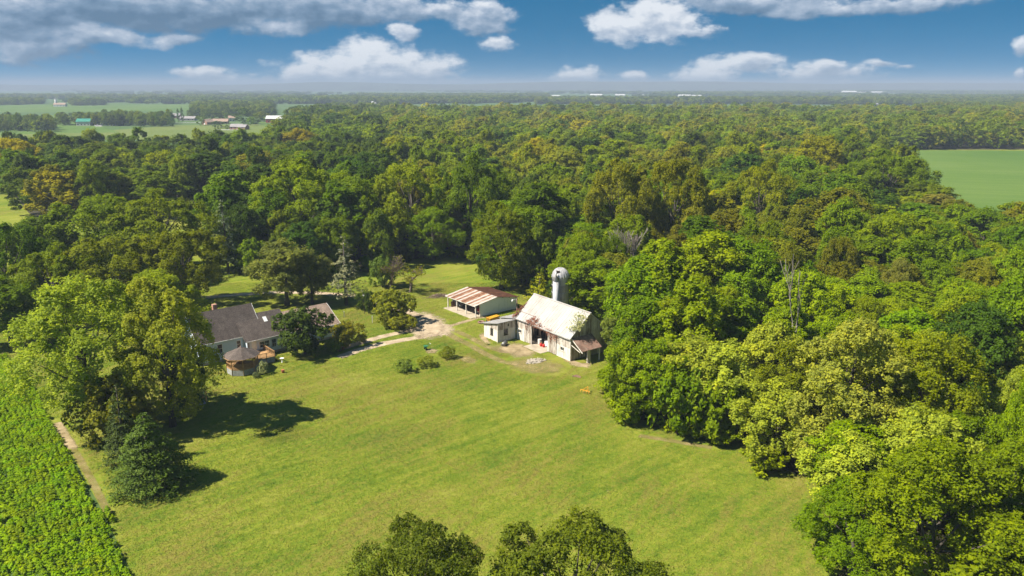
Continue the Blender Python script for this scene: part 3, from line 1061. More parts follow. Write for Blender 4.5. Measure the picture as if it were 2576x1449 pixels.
y = 58.0
while y < 2050:
    step = 7.8 if y < 165 else (9.6 if y < 235 else (13.2 if y < 520 else 15.0))
    x = -0.72 * y - 30
    while x < 0.72 * y + 30:
        px = x + rs.uniform(-0.42, 0.42) * step
        py = y + rs.uniform(-0.42, 0.42) * step
        if inside((px, py), WOOD) and not near_hero(px, py, 0.62):
            h = rs.gauss(18.5, 3.6) if py > 235 else (rs.gauss(17.5, 2.6) if py > 150 else rs.gauss(14.5, 2.2))
            if px < -0.1 * py and py < 420:
                h += 1.5
            if px > 0.46 * py and 140 < py < 320:
                h = rs.gauss(14.0, 1.8)
            cand.append((px, py, min(24, max(9, h)), rs.choice((0.8, 1.0, 1.1, 1.25, 1.5)) * rs.uniform(0.9, 1.1) * step * 1.2))
        x += step
    y += step * 0.92


def score(c):
    x, y, h, w = c
    off = max(0, abs(x) / y - 0.66)
    return w * h / (y * y + 2500) * (0.02 if off > 0.06 else 1)


cand.sort(key=score, reverse=True)
N_IND = 215
ind, rest = cand[:N_IND], cand[N_IND:]
for (x, y, h, w) in ind:
    word, c = tone(x, y)
    if y < 215:
        key = rs.choice(('round1', 'round2', 'round3', 'oval1', 'oval2', 'round1', 'feather2'))
    else:
        key = rs.choice(('mid1', 'mid2', 'mid3', 'mid4', 'mid5', 'mid6', 'mid7', 'mid8', 'mid9'))
    u = x / y
    if u < -0.16:
        where = 'behind the house and the lane' if y < 330 else 'behind the far grass corner'
    elif u < 0.04:
        where = 'behind the pole garage'
    elif y < 112:
        where = 'around the pale maples by the lawn'
    elif y < 165:
        where = 'beside the barn'
    else:
        where = 'behind the silo' if u < 0.3 else 'before the enclosed green field'
    word = ('tall ' if h > 20 else ('low ' if h < 14.2 else '')) + word
    grp = '%s trees of the wood %s' % (word, where)
    tree(key, (x, y), h, w, c, '%s broadleaf tree in the dense wood %s' % (word, where), grp, name='forest_tree')

# undergrowth along the lawn edge of the wood
edge = gp(*FRONT)
for i in range(6, len(edge) - 1):
    a, b = edge[i], edge[i + 1]
    L = math.hypot(b[0] - a[0], b[1] - a[1])
    n = max(1, int(L / 4.6))
    for k in range(n):
        s = (k + rs.random() * 0.7) / n
        x, y = a[0] + (b[0] - a[0]) * s, a[1] + (b[1] - a[1]) * s
        if abs(x) > 0.72 * y + 5:
            continue
        d = Vector((b[0] - a[0], b[1] - a[1])).normalized()
        x += d.y * -2.0 + rs.uniform(-.8, .8)
        y += d.x * 2.0 + rs.uniform(-.8, .8)
        light_tone = i > 20  # bushes beside the barn take the lighter leaf colours
        c = rs.choice((FRESH, LIME, MID)) if light_tone else rs.choice((MID, DARK, DARK))
        wd = 'beside the barn' if light_tone else 'behind the house and garage'
        hh = rs.uniform(2.6, 5.6)
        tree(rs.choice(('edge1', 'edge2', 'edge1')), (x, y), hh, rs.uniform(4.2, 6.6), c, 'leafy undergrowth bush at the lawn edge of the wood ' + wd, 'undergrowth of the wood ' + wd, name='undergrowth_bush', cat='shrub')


TINTED = {}


def tinted(c):
    if c not in TINTED:
        TINTED[c] = M_foliage('foliage_of_the_wood', colour=c)
    return TINTED[c]


def scatter(name, pts, protos, label, cat):
    """uncountable trees: one object, the listed crowns set out on points (x, y, z, scale_xy, scale_z, colour index)"""
    col = bpy.data.collections.new(name + '_kinds')
    for k, (key, c) in enumerate(protos):
        o = bpy.data.objects.new('%s_kind_%02d' % (name, k), PROTO[key][0])
        if c:
            o.material_slots[0].link = 'OBJECT'
            o.material_slots[0].material = tinted(c)
        col.objects.link(o)
    P = np.array(pts, dtype=np.float64)
    me = bpy.data.meshes.new(name)
    me.vertices.add(len(P))
    me.vertices.foreach_set('co', P[:, :3].astype(np.float32).ravel())
    r = np.random.default_rng(len(P))
    sc = np.stack([P[:, 3], P[:, 3], P[:, 4]], 1).astype(np.float32)
    ro = np.zeros((len(P), 3), dtype=np.float32)
    ro[:, 2] = P[:, 6] if P.shape[1] > 6 else r.uniform(0, 6.283, len(P))
    for nm, arr in (('scl', sc), ('rot', ro)):
        a = me.attributes.new(nm, 'FLOAT_VECTOR', 'POINT')
        a.data.foreach_set('vector', arr.ravel())
    a = me.attributes.new('idx', 'INT', 'POINT')
    a.data.foreach_set('value', P[:, 5].astype(np.int32))
    ng = bpy.data.node_groups.new(name, 'GeometryNodeTree')
    ng.interface.new_socket('Geometry', in_out='INPUT', socket_type='NodeSocketGeometry')
    ng.interface.new_socket('Geometry', in_out='OUTPUT', socket_type='NodeSocketGeometry')
    N, Lk = ng.nodes, ng.links
    gi, go = N.new('NodeGroupInput'), N.new('NodeGroupOutput')
    ip = N.new('GeometryNodeInstanceOnPoints')
    ci = N.new('GeometryNodeCollectionInfo')
    ci.inputs['Collection'].default_value = col
    ci.inputs['Separate Children'].default_value = True
    ci.inputs['Reset Children'].default_value = True

    def named(nm, ty):
        q = N.new('GeometryNodeInputNamedAttribute')
        q.data_type = ty
        q.inputs['Name'].default_value = nm
        return q.outputs[0]
    Lk.new(gi.outputs[0], ip.inputs['Points'])
    Lk.new(ci.outputs[0], ip.inputs['Instance'])
    ip.inputs['Pick Instance'].default_value = True
    Lk.new(named('idx', 'INT'), ip.inputs['Instance Index'])
    e2r = N.new('FunctionNodeEulerToRotation')
    Lk.new(named('rot', 'FLOAT_VECTOR'), e2r.inputs[0])
    Lk.new(e2r.outputs[0], ip.inputs['Rotation'])
    Lk.new(named('scl', 'FLOAT_VECTOR'), ip.inputs['Scale'])
    Lk.new(ip.outputs[0], go.inputs[0])
    o = link(name, me)
    md = o.modifiers.new('scatter', 'NODES')
    md.node_group = ng
    tag(o, label, cat, kind='stuff')
    return o


FARC = [(0.125, 0.168, 0.021), (0.170, 0.178, 0.030), (0.150, 0.195, 0.020), (0.060, 0.094, 0.018), (0.145, 0.178, 0.025), (0.165, 0.175, 0.032), (0.085, 0.122, 0.018), (0.25, 0.24, 0.022)]
mids = [('mid%d' % (k + 1), FARC[j]) for j in range(8) for k in range(9)]
fars = [('far%d' % (k + 1), FARC[j]) for j in range(8) for k in range(5)]


def pick_col():
    r = rs.random()
    return 7 if r < 0.02 else rs.choice((0, 0, 1, 2, 3, 4, 4, 5, 6))


near_pts, far_pts = [], []
for (x, y, h, w) in rest:
    left = x < -0.16 * y
    j = pick_col() if not left else rs.choice((0, 3, 6, 3, 6, 4))
    k = rs.randrange(9)
    if y < 520:
        near_pts.append((x, y, 0, w / 9.9, h / 17.0, j * 9 + k))
    else:
        far_pts.append((x, y, 0, w / 11.4, h / 17.0, j * 5 + k % 5))
scatter('woodland', near_pts, mids, 'deep mass of wood running back from the farmstead trees', 'woodland')

# far tree belts: pixel outlines of the ground they stand on
BELTS = [((-60, 333), (140, 333), (128, 320), (-60, 318)), ((150, 316), (260, 316), (262, 312), (150, 312)), ((262, 317), (432, 319), (430, 309), (262, 307)),
         ((484, 296), (690, 293), (682, 268), (486, 270)), ((735, 331), (832, 333), (900, 290), (742, 291)),
         ((-80, 268), (110, 262), (110, 257), (-80, 259)), ((180, 266), (262, 266), (262, 261), (180, 261)),
         ((-100, 248), (500, 252), (900, 255), (900, 249), (-100, 243)), ((780, 262), (1000, 262), (1300, 258), (1300, 250), (800, 252)), ((900, 247), (1380, 246), (1380, 242), (900, 242)), ((1640, 242), (2040, 241), (2035, 235), (1650, 235)),
         ((1350, 263), (1900, 262), (2700, 268), (2700, 263), (1900, 258), (1350, 259)), ((1000, 257), (1700, 256), (2700, 259), (2700, 255), (1700, 253), (1000, 254)), ((2300, 285), (2800, 300), (2800, 276), (2350, 274)), ((2150, 251), (2700, 250), (2700, 246), (2150, 247)), ((2050, 233), (2750, 240), (2750, 230), (2050, 229)),
         ((830, 282), (1000, 279), (1000, 277), (830, 278))]
for bl in BELTS:
    poly = gp(*bl)
    xs, ys = [p[0] for p in poly], [p[1] for p in poly]
    area = abs(sum(poly[i][0] * poly[(i + 1) % len(poly)][1] - poly[(i + 1) % len(poly)][0] * poly[i][1] for i in range(len(poly)))) / 2
    n = int(min(2600, area / (95 if min(ys) < 1600 else 180)))
    k = 0
    tries = 0
    while k < n and tries < n * 12:
        tries += 1
        x, y = rs.uniform(min(xs), max(xs)), rs.uniform(min(ys), max(ys))
        if inside((x, y), poly):
            k += 1
            w = rs.uniform(10, 15) * (1 if y < 1600 else 1.5)
            far_pts.append((x, y, 0, w / 11.4, rs.uniform(12, 19) / 17, rs.choice((0, 3, 4, 6)) * 5 + rs.randrange(5)))
scatter('far_woodland', far_pts, fars, 'distant woods and tree belts between the fields', 'woodland')
groves = [('grove%d' % (k + 1), c) for c in (MID, DARK) for k in range(3)]
gpts = []
for i in range(5200):
    y = 2300 + 7500 * rs.random() ** 1.3
    x = rs.uniform(-0.8, 0.8) * y
    d = math.sin(x * 0.0021 + y * 0.0011) + math.sin(x * 0.0006 - y * 0.0043) + 0.5 * math.sin(y * 0.0097 + 1)
    if d > 0.75:
        gpts.append((x, y, 0, rs.uniform(0.8, 1.7), rs.uniform(0.7, 1.1), rs.randrange(6)))
scatter('horizon_woods', gpts, groves, 'hazy belts of wood towards the horizon', 'woodland')
#@@END_WOOD

# ------------------------------------------------------------------ far fields, hills, haze
sheet('farmland', [(-14500, 545), (-700, 530), (-172, 548), (-330, 1225), (-120, 1335), (420, 1385), (1000, 1285), (1302, 1055), (1002, 642), (14500, 642), (14500, 12000), (-14500, 12000)], 0.02, MATS['field_c'])
sheet('hay_field', gp((-200, 352), (700, 352), (760, 338), (735, 318), (640, 312), (430, 316), (250, 330), (-200, 332)), 0.05, MATS['field_b'])
sheet('soybean_field', [(285, 632), (950, 595), (950, 240), (140, 250)], 0.012, MATS['field_a'])
sheet('soybean_field', gp((300, 333), (150, 335), (-200, 345), (-200, 290), (160, 290)), 0.06, MATS['field_a'])
sheet('soybean_field', gp((700, 330), (800, 312), (765, 300), (640, 309)), 0.07, MATS['field_a'])
sheet('soybean_field', gp((480, 280), (-150, 282), (-150, 262), (480, 263)), 0.09, MATS['field_a'])
sheet('maize_field', gp((2050, 243), (2400, 246), (2380, 236), (2050, 236)), 0.12, MATS['field_c'])


def hills(name, pts, depth, mat):
    """pts: (x, y, crest height); a rounded ridge"""
    V, Fs = [], []
    prof = ((-1, 0), (-.55, .45), (-.2, .88), (0, 1), (.3, .8), (1, 0))
    for x, y, h in pts:
        for a, k in prof:
            V.append((x, y + a * depth, h * k - (0.5 if k == 0 else 0)))
    m = len(prof)
    for i in range(len(pts) - 1):
        for j in range(m - 1):
            Fs.append((i * m + j, (i + 1) * m + j, (i + 1) * m + j + 1, i * m + j + 1))
    me = bpy.data.meshes.new(name)
    me.from_pydata(V, [], Fs)
    me.materials.append(mat)
    me.polygons.foreach_set('use_smooth', [True] * len(me.polygons))
    return tag(link(name, me), kind='structure')


MATS['hill'] = M_plain('wooded_hill', (0.04, 0.06, 0.02), 0.95, 0, 0.5, 0.004)
rh = random.Random(9)
pp = []
for i in range(97):
    x = -9500 + i * 200
    s = x / 9800 * 1870 + 1288
    h = 72 + 5 * math.sin(i * 0.21) + 4 * math.sin(i * 0.53 + 1) + rh.uniform(-1.5, 1.5)
    h += 30 * math.exp(-((s - 1430) / 170) ** 2) + 20 * math.exp(-((s - 880) / 160) ** 2) + 32 * math.exp(-((s - 1700) / 240) ** 2) + 22 * math.exp(-((s - 2450) / 300) ** 2)
    pp.append((x, 9800 + 250 * math.sin(i * 0.1), h))
hills('hills', pp, 1200, MATS['hill'])

HAZE = MB().box(-15200, 15200, -600, 12800, -1.0, 122.0)
hz = bpy.data.materials.new('haze')
hz.use_nodes = True
t = NT(hz.node_tree)
ho = t.new('ShaderNodeOutputMaterial')
pv = t.new('ShaderNodeVolumePrincipled')
pv.inputs['Color'].default_value = (0.46, 0.55, 0.70, 1)
pv.inputs['Density'].default_value = 0.000195
pv.inputs['Anisotropy'].default_value = 0.0
t.t.links.new(pv.outputs[0], ho.inputs['Volume'])
tag(HAZE.build('haze', hz), 'thin bluish summer haze lying over the whole plain', 'haze', kind='stuff')
#@@END_FAR

# ------------------------------------------------------------------ building materials
def M_boards(name, c, grime, amount=0.5, streak=5.0):
    """weathered painted boards: streaks run down, each board has its own tone"""
    m, t, b, o = mat_new(name)
    p = obj_coord(t)
    ti = attr(t, 'tint')
    off = t.new('ShaderNodeCombineXYZ')
    t.set(off.inputs[2], t.math('MULTIPLY', ti, 37.0))
    pv = t.vmath('ADD', t.mapping(p, scale=(1, 1, 0.14)), off.outputs[0])
    n = t.noise(pv, streak, 6, 0.7)
    n2 = t.noise(p, 0.55, 4, 0.65)
    k = t.math('ADD', t.math('MULTIPLY', n, 0.6), t.math('ADD', t.math('MULTIPLY', n2, 0.35), t.math('MULTIPLY', ti, 0.18)))
    k = t.range(k, 0.70 - amount * 0.42, 0.86 - amount * 0.22)
    t.set(b.inputs['Base Color'], t.mix(k, c, grime))
    b.inputs['Roughness'].default_value = 0.8
    b.inputs['Specular IOR Level'].default_value = 0.2
    bump(t, b, n, 0.4, 0.02)
    return m


def M_rust(name):
    """corrugated sheets: the tint of a sheet runs from bare pale metal to rust"""
    m, t, b, o = mat_new(name)
    p = obj_coord(t)
    ti = attr(t, 'tint')
    n = t.noise(p, 0.9, 6, 0.7)
    n2 = t.noise(t.mapping(p, scale=(0.25, 2.0, 1)), 2.5, 5, 0.7)
    k = t.math('ADD', ti, t.math('MULTIPLY', t.math('SUBTRACT', t.math('ADD', t.math('MULTIPLY', n, 0.5), t.math('MULTIPLY', n2, 0.5)), 0.5), 2.4), clamp=True)
    t.set(b.inputs['Base Color'], t.ramp(k, [(0.12, (0.55, 0.50, 0.45)), (0.38, (0.40, 0.27, 0.19)), (0.6, (0.30, 0.135, 0.065)), (0.9, (0.15, 0.065, 0.04))]))
    b.inputs['Roughness'].default_value = 0.7
    b.inputs['Metallic'].default_value = 0.1
    return m


def M_shingle(name, c0, c1):
    m, t, b, o = mat_new(name)
    p = obj_coord(t)
    br = t.new('ShaderNodeTexBrick')
    t.set(br.inputs['Vector'], p)
    br.inputs['Scale'].default_value = 3.2
    br.inputs['Color1'].default_value = (*c0, 1)
    br.inputs['Color2'].default_value = (*c1, 1)
    br.inputs['Mortar'].default_value = (*[v * 0.5 for v in c0], 1)
    br.inputs['Mortar Size'].default_value = 0.012
    n = t.noise(p, 0.7, 5, 0.65)
    col = t.mix(1.0, br.outputs[0], t.ramp(n, [(0.3, 0.72), (0.7, 1.25)]), 'MULTIPLY')
    n3 = t.noise(p, 9, 3, 0.7)
    col = t.mix(1.0, col, t.ramp(n3, [(0.3, 0.75), (0.7, 1.25)]), 'MULTIPLY')
    t.set(b.inputs['Base Color'], col)
    b.inputs['Roughness'].default_value = 0.92
    b.inputs['Specular IOR Level'].default_value = 0.15
    bump(t, b, br.outputs['Fac'], 0.4, -0.02)
    return m


def M_glass(name, c=(0.012, 0.016, 0.02)):
    m, t, b, o = mat_new(name)
    n = t.noise(obj_coord(t), 2.0, 2)
    t.set(b.inputs['Base Color'], t.ramp(n, [(0.3, c), (0.7, tuple(v * 1.8 for v in c))]))
    b.inputs['Roughness'].default_value = 0.08
    b.inputs['Specular IOR Level'].default_value = 0.6
    return m


MATS['barnboard'] = M_boards('weathered_white_boards', (0.62, 0.58, 0.52), (0.17, 0.12, 0.085), 0.74)
MATS['barnpanel'] = M_boards('limewashed_wall', (0.60, 0.57, 0.52), (0.30, 0.23, 0.165), 0.42, 2.0)
MATS['barnroof'] = M_plain('painted_metal_roof', (0.50, 0.48, 0.45), 0.5, 0.0, 0.10, 0.5, dirt=(0.40, 0.33, 0.28))
MATS['greyroof'] = M_plain('galvanised_roof', (0.36, 0.35, 0.34), 0.5, 0.15, 0.15, 0.9, dirt=(0.28, 0.22, 0.18))
MATS['rust'] = M_rust('rusty_sheet')
MATS['leanroof'] = M_plain('rusty_brown_roof', (0.22, 0.13, 0.095), 0.8, 0.0, 0.3, 1.4, dirt=(0.33, 0.26, 0.21))
MATS['sidewhite'] = M_boards('white_metal_siding', (0.70, 0.71, 0.72), (0.46, 0.47, 0.46), 0.12, 1.6)
MATS['post'] = M_plain('painted_post', (0.62, 0.58, 0.52), 0.7, 0, 0.15, 2.0, dirt=(0.3, 0.22, 0.15))
MATS['concrete'] = M_plain('concrete', (0.40, 0.34, 0.26), 0.9, 0, 0.2, 0.8, dirt=(0.26, 0.20, 0.13), bumpy=0.2)
MATS['silo'] = M_boards('galvanised_silo', (0.52, 0.52, 0.53), (0.26, 0.235, 0.21), 0.42, 2.2)
MATS['dome'] = M_plain('silo_dome_metal', (0.50, 0.48, 0.47), 0.35, 0.35, 0.12, 1.5, dirt=(0.34, 0.28, 0.25))
MATS['darkwood'] = M_plain('dark_timber', (0.07, 0.055, 0.045), 0.9, 0, 0.3, 2.0)
MATS['tan_boards'] = M_boards('tan_interior_boards', (0.30, 0.21, 0.11), (0.05, 0.035, 0.02), 0.5, 4.0)
MATS['shingle'] = M_shingle('asphalt_shingle', (0.088, 0.070, 0.062), (0.140, 0.114, 0.098))  # darkened and warmed so the colour holds the tree shade on the roof
MATS['shingle_tan'] = M_shingle('tan_asphalt_shingle', (0.23, 0.165, 0.125), (0.33, 0.245, 0.185))
MATS['siding'] = M_boards('shade_blue_siding', (0.56, 0.63, 0.72), (0.46, 0.52, 0.60), 0.15, 1.5)  # whitish siding; the blue cast of its shaded front is put in the colour
MATS['trim'] = M_plain('white_trim', (0.76, 0.76, 0.74), 0.6, 0, 0.06, 2.0)
MATS['glass'] = M_glass('window_glass')
MATS['block'] = M_plain('foundation_block', (0.42, 0.37, 0.31), 0.9, 0, 0.2, 1.5)
MATS['cedarwood'] = M_plain('golden_timber', (0.40, 0.235, 0.105), 0.7, 0, 0.25, 2.5)
MATS['skirt'] = M_plain('grey_deck_boards', (0.30, 0.31, 0.30), 0.85, 0, 0.25, 2.0)
MATS['white'] = M_plain('white_enamel', (0.74, 0.74, 0.72), 0.35, 0, 0.05, 2.0)
MATS['red'] = M_plain('red_paint', (0.46, 0.025, 0.02), 0.35, 0, 0.12, 2.0)
MATS['blue'] = M_plain('blue_tarpaulin', (0.03, 0.08, 0.34), 0.5, 0, 0.3, 3.0)
MATS['yellow'] = M_plain('yellow_machine_paint', (0.56, 0.27, 0.02), 0.45, 0, 0.15, 2.0, dirt=(0.28, 0.14, 0.04))
MATS['green'] = M_plain('green_machine_paint', (0.03, 0.17, 0.08), 0.45, 0, 0.2, 3.0)
MATS['silver'] = M_plain('silver_car_paint', (0.40, 0.41, 0.42), 0.25, 0.5, 0.05, 1.0)
MATS['rubber'] = M_plain('rubber', (0.02, 0.02, 0.02), 0.8, 0, 0.2, 4.0)
MATS['steel'] = M_plain('dull_steel', (0.20, 0.20, 0.19), 0.5, 0.6, 0.25, 3.0, dirt=(0.16, 0.10, 0.06))
MATS['rock'] = M_plain('pale_rubble', (0.40, 0.35, 0.28), 0.9, 0, 0.4, 3.0, dirt=(0.22, 0.17, 0.11))
MATS['plywood'] = M_plain('brown_plywood', (0.22, 0.13, 0.085), 0.8, 0, 0.2, 2.0)
MATS['terracotta'] = M_plain('terracotta', (0.40, 0.13, 0.06), 0.8, 0, 0.2, 3.0)
MATS['deadleaf'] = M_plain('dead_vine_leaves', (0.27, 0.105, 0.06), 0.9, 0, 0.45, 1.5)
MATS['brush'] = M_plain('cut_brushwood', (0.20, 0.14, 0.105), 0.95, 0, 0.4, 2.0)
MATS['brick'] = M_plain('far_red_brick', (0.36, 0.20, 0.15), 0.9, 0, 0.15, 0.5)
MATS['farwhite'] = M_plain('far_white_paint', (0.52, 0.52, 0.51), 0.7, 0, 0.06, 0.2)
MATS['farred'] = M_plain('far_red_barn_paint', (0.30, 0.035, 0.03), 0.8, 0, 0.1, 0.2)
MATS['fargreen'] = M_plain('far_green_metal_roof', (0.03, 0.22, 0.16), 0.5, 0, 0.1, 0.2)
MATS['fargrey'] = M_plain('far_grey_roof', (0.26, 0.24, 0.24), 0.8, 0, 0.1, 0.2)
MATS['fartan'] = M_plain('far_tan_roof', (0.34, 0.24, 0.18), 0.8, 0, 0.1, 0.2)


# ------------------------------------------------------------------ windows
def window(parent, origin, along, normal, w, h, z0, frame=0.07, bars=(1, 1), mat='trim', depth=0.05, sill=True, sash=2):
    """origin: point on the wall (x, y) at the window's middle; along, normal: wall directions in the parent's frame"""
    ox, oy = origin
    ax, ay = along
    nx, ny = normal

    def P(s, z, d):
        return (ox + ax * s + nx * d, oy + ay * s + ny * d, z)

    def bar(mb, s0, s1, za, zb, d0, d1):
        vs = [P(s, z, d) for d in (d0, d1) for (s, z) in ((s0, za), (s1, za), (s1, zb), (s0, zb))]
        mb.add(vs, [(0, 3, 2, 1), (4, 5, 6, 7), (0, 1, 5, 4), (1, 2, 6, 5), (2, 3, 7, 6), (3, 0, 4, 7)])
    win = bar(g := MB(), -w / 2 + 0.01, w / 2 - 0.01, z0 + 0.01, z0 + h - 0.01, 0.004, 0.022) or g.build('window', MATS['glass'], parent)
    f = MB()
    bar(f, -w / 2 - frame, -w / 2, z0 - frame, z0 + h + frame, 0.0, depth)
    bar(f, w / 2, w / 2 + frame, z0 - frame, z0 + h + frame, 0.0, depth)
    bar(f, -w / 2, w / 2, z0 + h, z0 + h + frame, 0.0, depth)
    bar(f, -w / 2, w / 2, z0 - frame, z0, 0.0, depth)
    f.build('frame', MATS[mat], win)
    nb, nh = bars
    m = MB()
    for i in range(1, nb):
        s = -w / 2 + w * i / nb
        bar(m, s - 0.022, s + 0.022, z0, z0 + h, 0.023, 0.04)
    for i in range(1, nh):
        z = z0 + h * i / nh
        bar(m, -w / 2, w / 2, z - 0.025, z + 0.025, 0.023, 0.042)
    if m.v:
        m.build('glazing_bar', MATS[mat], win)
    if sill:
        s = MB()
        bar(s, -w / 2 - frame - 0.08, w / 2 + frame + 0.08, z0 - frame - 0.06, z0 - frame - 0.002, 0.0, depth + 0.08)
        s.build('sill', MATS[mat], win)
    return win


def board_wall(mb, along0, along1, zfun, fixed, axis, th, rng, width=0.30, holes=(), gap=0.012, z0=0.0):
    """vertical boards; axis 'x' or 'y' is the direction along the wall; fixed=(lo, hi) its thickness range"""
    s = along0
    while s < along1 - 0.02:
        w = min(width * rng.uniform(0.8, 1.2), along1 - s)
        a, b = s, s + w - gap
        d = rng.uniform(0, 0.018)
        lo, hi = fixed[0] - (d if th < 0 else 0), fixed[1] + (d if th > 0 else 0)
        tint = rng.random()
        segs = [(z0 + rng.uniform(0, .06), None)]
        for (h0, h1, hz0, hz1) in holes:
            if b > h0 and a < h1:
                segs = [(hz1, None)] if hz0 <= 0.05 else [(z0, hz0), (hz1, None)]
        for za, zb in segs:
            zA = zb if zb is not None else zfun(a)
            zB = zb if zb is not None else zfun(b)
            if axis == 'y':
                vs = [(lo, a, za), (hi, a, za), (hi, b, za), (lo, b, za), (lo, a, zA), (hi, a, zA), (hi, b, zB), (lo, b, zB)]
            else:
                vs = [(a, lo, za), (b, lo, za), (b, hi, za), (a, hi, za), (a, lo, zA), (b, lo, zB), (b, hi, zB), (a, hi, zA)]
            mb.add(vs, [(0, 3, 2, 1), (4, 5, 6, 7), (0, 1, 5, 4), (1, 2, 6, 5), (2, 3, 7, 6), (3, 0, 4, 7)], tint)
        s += w
    return mb


def roof_sheets(parent, y0, y1, wid, eave, ridge, mat, rng, tints=None, rib=0.05, gap=0.006, name='roof_sheet', th=0.03, jitter=0.04):
    """sheets laid side by side along y; eave and ridge are (x, z)"""
    n = max(1, round((y1 - y0) / wid))
    w = (y1 - y0) / n
    for i in range(n):
        a, b = y0 + i * w + gap, y0 + (i + 1) * w - gap
        tint = tints[i % len(tints)] if tints else rng.random()
        e = (eave[0] - rng.uniform(-jitter, jitter) * (1 if ridge[0] > eave[0] else -1), eave[1])
        lift = rng.uniform(0, 0.012)
        mb = MB()
        mb.slab([(e[0], a, e[1] + lift), (e[0], b, e[1] + lift), (ridge[0], b, ridge[1] + lift), (ridge[0], a, ridge[1] + lift)], th, tint)
        for k in (0.0, 0.5):
            yy = a + (b - a) * k + 0.03
            mb.beam((e[0], yy, e[1] + rib * 0.5 + lift), (ridge[0], yy, ridge[1] + rib * 0.5 + lift), 0.05, rib, tint)
        mb.build(name, mat, parent)


# ------------------------------------------------------------------ barn
def build_barn():
    rng = random.Random(31)
    r = empty('barn', (10.96, 136.28, 0), math.radians(36.4), 'white weathered board barn with pale metal roof and wide open doorway', 'barn')
    W, D, EZ, RZ = 16.85, 9.2, 4.75, 8.6
    slope = (RZ - EZ) / (D / 2)

    def gz(x):
        return EZ + slope * min(x, D - x) - 0.04
    f = board_wall(MB(), 0.0, W, lambda s: EZ, (-0.03, 0.03), 'y', -1, rng, 0.34, holes=[(6.7, 11.75, 0, 3.95), (12.65, 13.55, 0, 2.12)])
    tag(f.build('front_boards', MATS['barnboard'], r), kind='stuff')
    for nm, yy, s in (('gable_boards', 0.0, -1), ('gable_boards', W, 1)):
        g = board_wall(MB(), 0.04, D - 0.04, gz, (yy - 0.03, yy + 0.03), 'x', s, rng, 0.34)
        tag(g.build(nm, MATS['barnboard'], r), kind='stuff')
    b = board_wall(MB(), 0.0, W, lambda s: EZ, (D - 0.03, D + 0.03), 'y', 1, rng, 0.34, gap=0.035)
    tag(b.build('back_boards', MATS['barnboard'], r), kind='stuff')
    MB().box(0.1, D - 0.1, 0.1, W - 0.1, 0.0, 0.07).build('floor', MATS['concrete'], r)
    # block base course and limewashed lower panels
    MB().box(-0.10, -0.045, 0.05, 3.95, 0.0, 2.35).build('wall_panel', MATS['barnpanel'], r)
    MB().box(-0.10, -0.045, 14.15, 16.75, 0.0, 2.45).build('wall_panel', MATS['barnpanel'], r)
    MB().box(-0.115, -0.04, -0.10, 0.05, 0.0, 4.55).build('corner_board', MATS['post'], r)
    window(r, (-0.10, 2.25), (0, -1), (-1, 0), 0.95, 0.62, 1.55, 0.07, (2, 1), 'post')
    window(r, (-0.10, 15.55), (0, -1), (-1, 0), 0.9, 0.6, 1.6, 0.07, (2, 1), 'post')
    d = MB()
    for i in range(3):
        d.box(-0.07, -0.03, 12.66 + i * 0.295, 12.66 + i * 0.295 + 0.285, 0.06, 2.08, rng.random())
    d = d.build('door', MATS['barnboard'], r)
    MB().box(-0.10, -0.071, 12.66, 13.53, 1.55, 1.68).box(-0.10, -0.071, 12.66, 13.53, 0.45, 0.58).build('batten', MATS['barnboard'], d)
    # doorway frame, header rail and the two slid-open leaves
    MB().box(-0.12, 0.02, 6.56, 6.69, 0, 4.1).box(-0.12, 0.02, 11.76, 11.89, 0, 4.1).box(-0.12, 0.02, 6.69, 11.76, 3.96, 4.1).build('door_frame', MATS['post'], r)
    MB().box(-0.20, -0.13, 4.2, 14.2, 4.02, 4.16).build('door_rail', MATS['steel'], r)
    for (a, b2) in ((4.05, 6.55), (11.9, 12.6)):
        m = board_wall(MB(), a, b2, lambda s: 3.98, (-0.165, -0.13), 'y', -1, rng, 0.32, z0=0.12)
        m.build('sliding_door', MATS['barnboard'], r)
    # inner partition of tan upright slats with gaps between
    p = board_wall(MB(), 0.4, W - 0.4, lambda s: 4.6, (4.3, 4.36), 'y', -1, rng, 0.24, gap=0.07, z0=1.5)
    tag(p.build('inner_boards', MATS['tan_boards'], r), kind='stuff')
    MB().box(4.3, 4.44, 0.4, W - 0.4, 0.07, 1.5).build('partition', MATS['darkwood'], r)
    for y in (3.0, 6.3, 9.2, 12.0, 14.5):
        MB().box(2.9, 3.1, y - 0.1, y + 0.1, 0.07, 5.6).build('inner_post', MATS['darkwood'], r)
    # roof
    roof_sheets(r, -0.35, W + 0.3, 0.76, (-0.45, EZ - 0.34), (D / 2 + 0.02, RZ + 0.03), MATS['barnroof'], rng, rib=0.09, gap=0.028)
    roof_sheets(r, -0.35, W + 0.3, 0.76, (D + 0.45, EZ - 0.34), (D / 2 - 0.02, RZ + 0.03), MATS['barnroof'], rng)
    MB().beam((D / 2, -0.38, RZ + 0.12), (D / 2, W + 0.33, RZ + 0.12), 0.36, 0.05).build('ridge_cap', MATS['barnroof'], r)
    MB().beam((-0.44, -0.33, EZ - 0.43), (-0.44, W + 0.28, EZ - 0.43), 0.05, 0.16).build('fascia', MATS['greyroof'], r)
    MB().beam((0.95, 11.6, 5.62), (0.95, 16.9, 5.62), 0.09, 0.09).build('dark_slit_strip', MATS['leanroof'], r)  # dark strip added to stand in for the slit where flashing is missing
    MB().slab([(-0.5, -0.38, 4.47), (-0.5, 0.55, 4.47), (0.75, 0.55, 5.51), (0.75, -0.38, 5.51)], 0.02).build('patch_sheet', MATS['greyroof'], r)
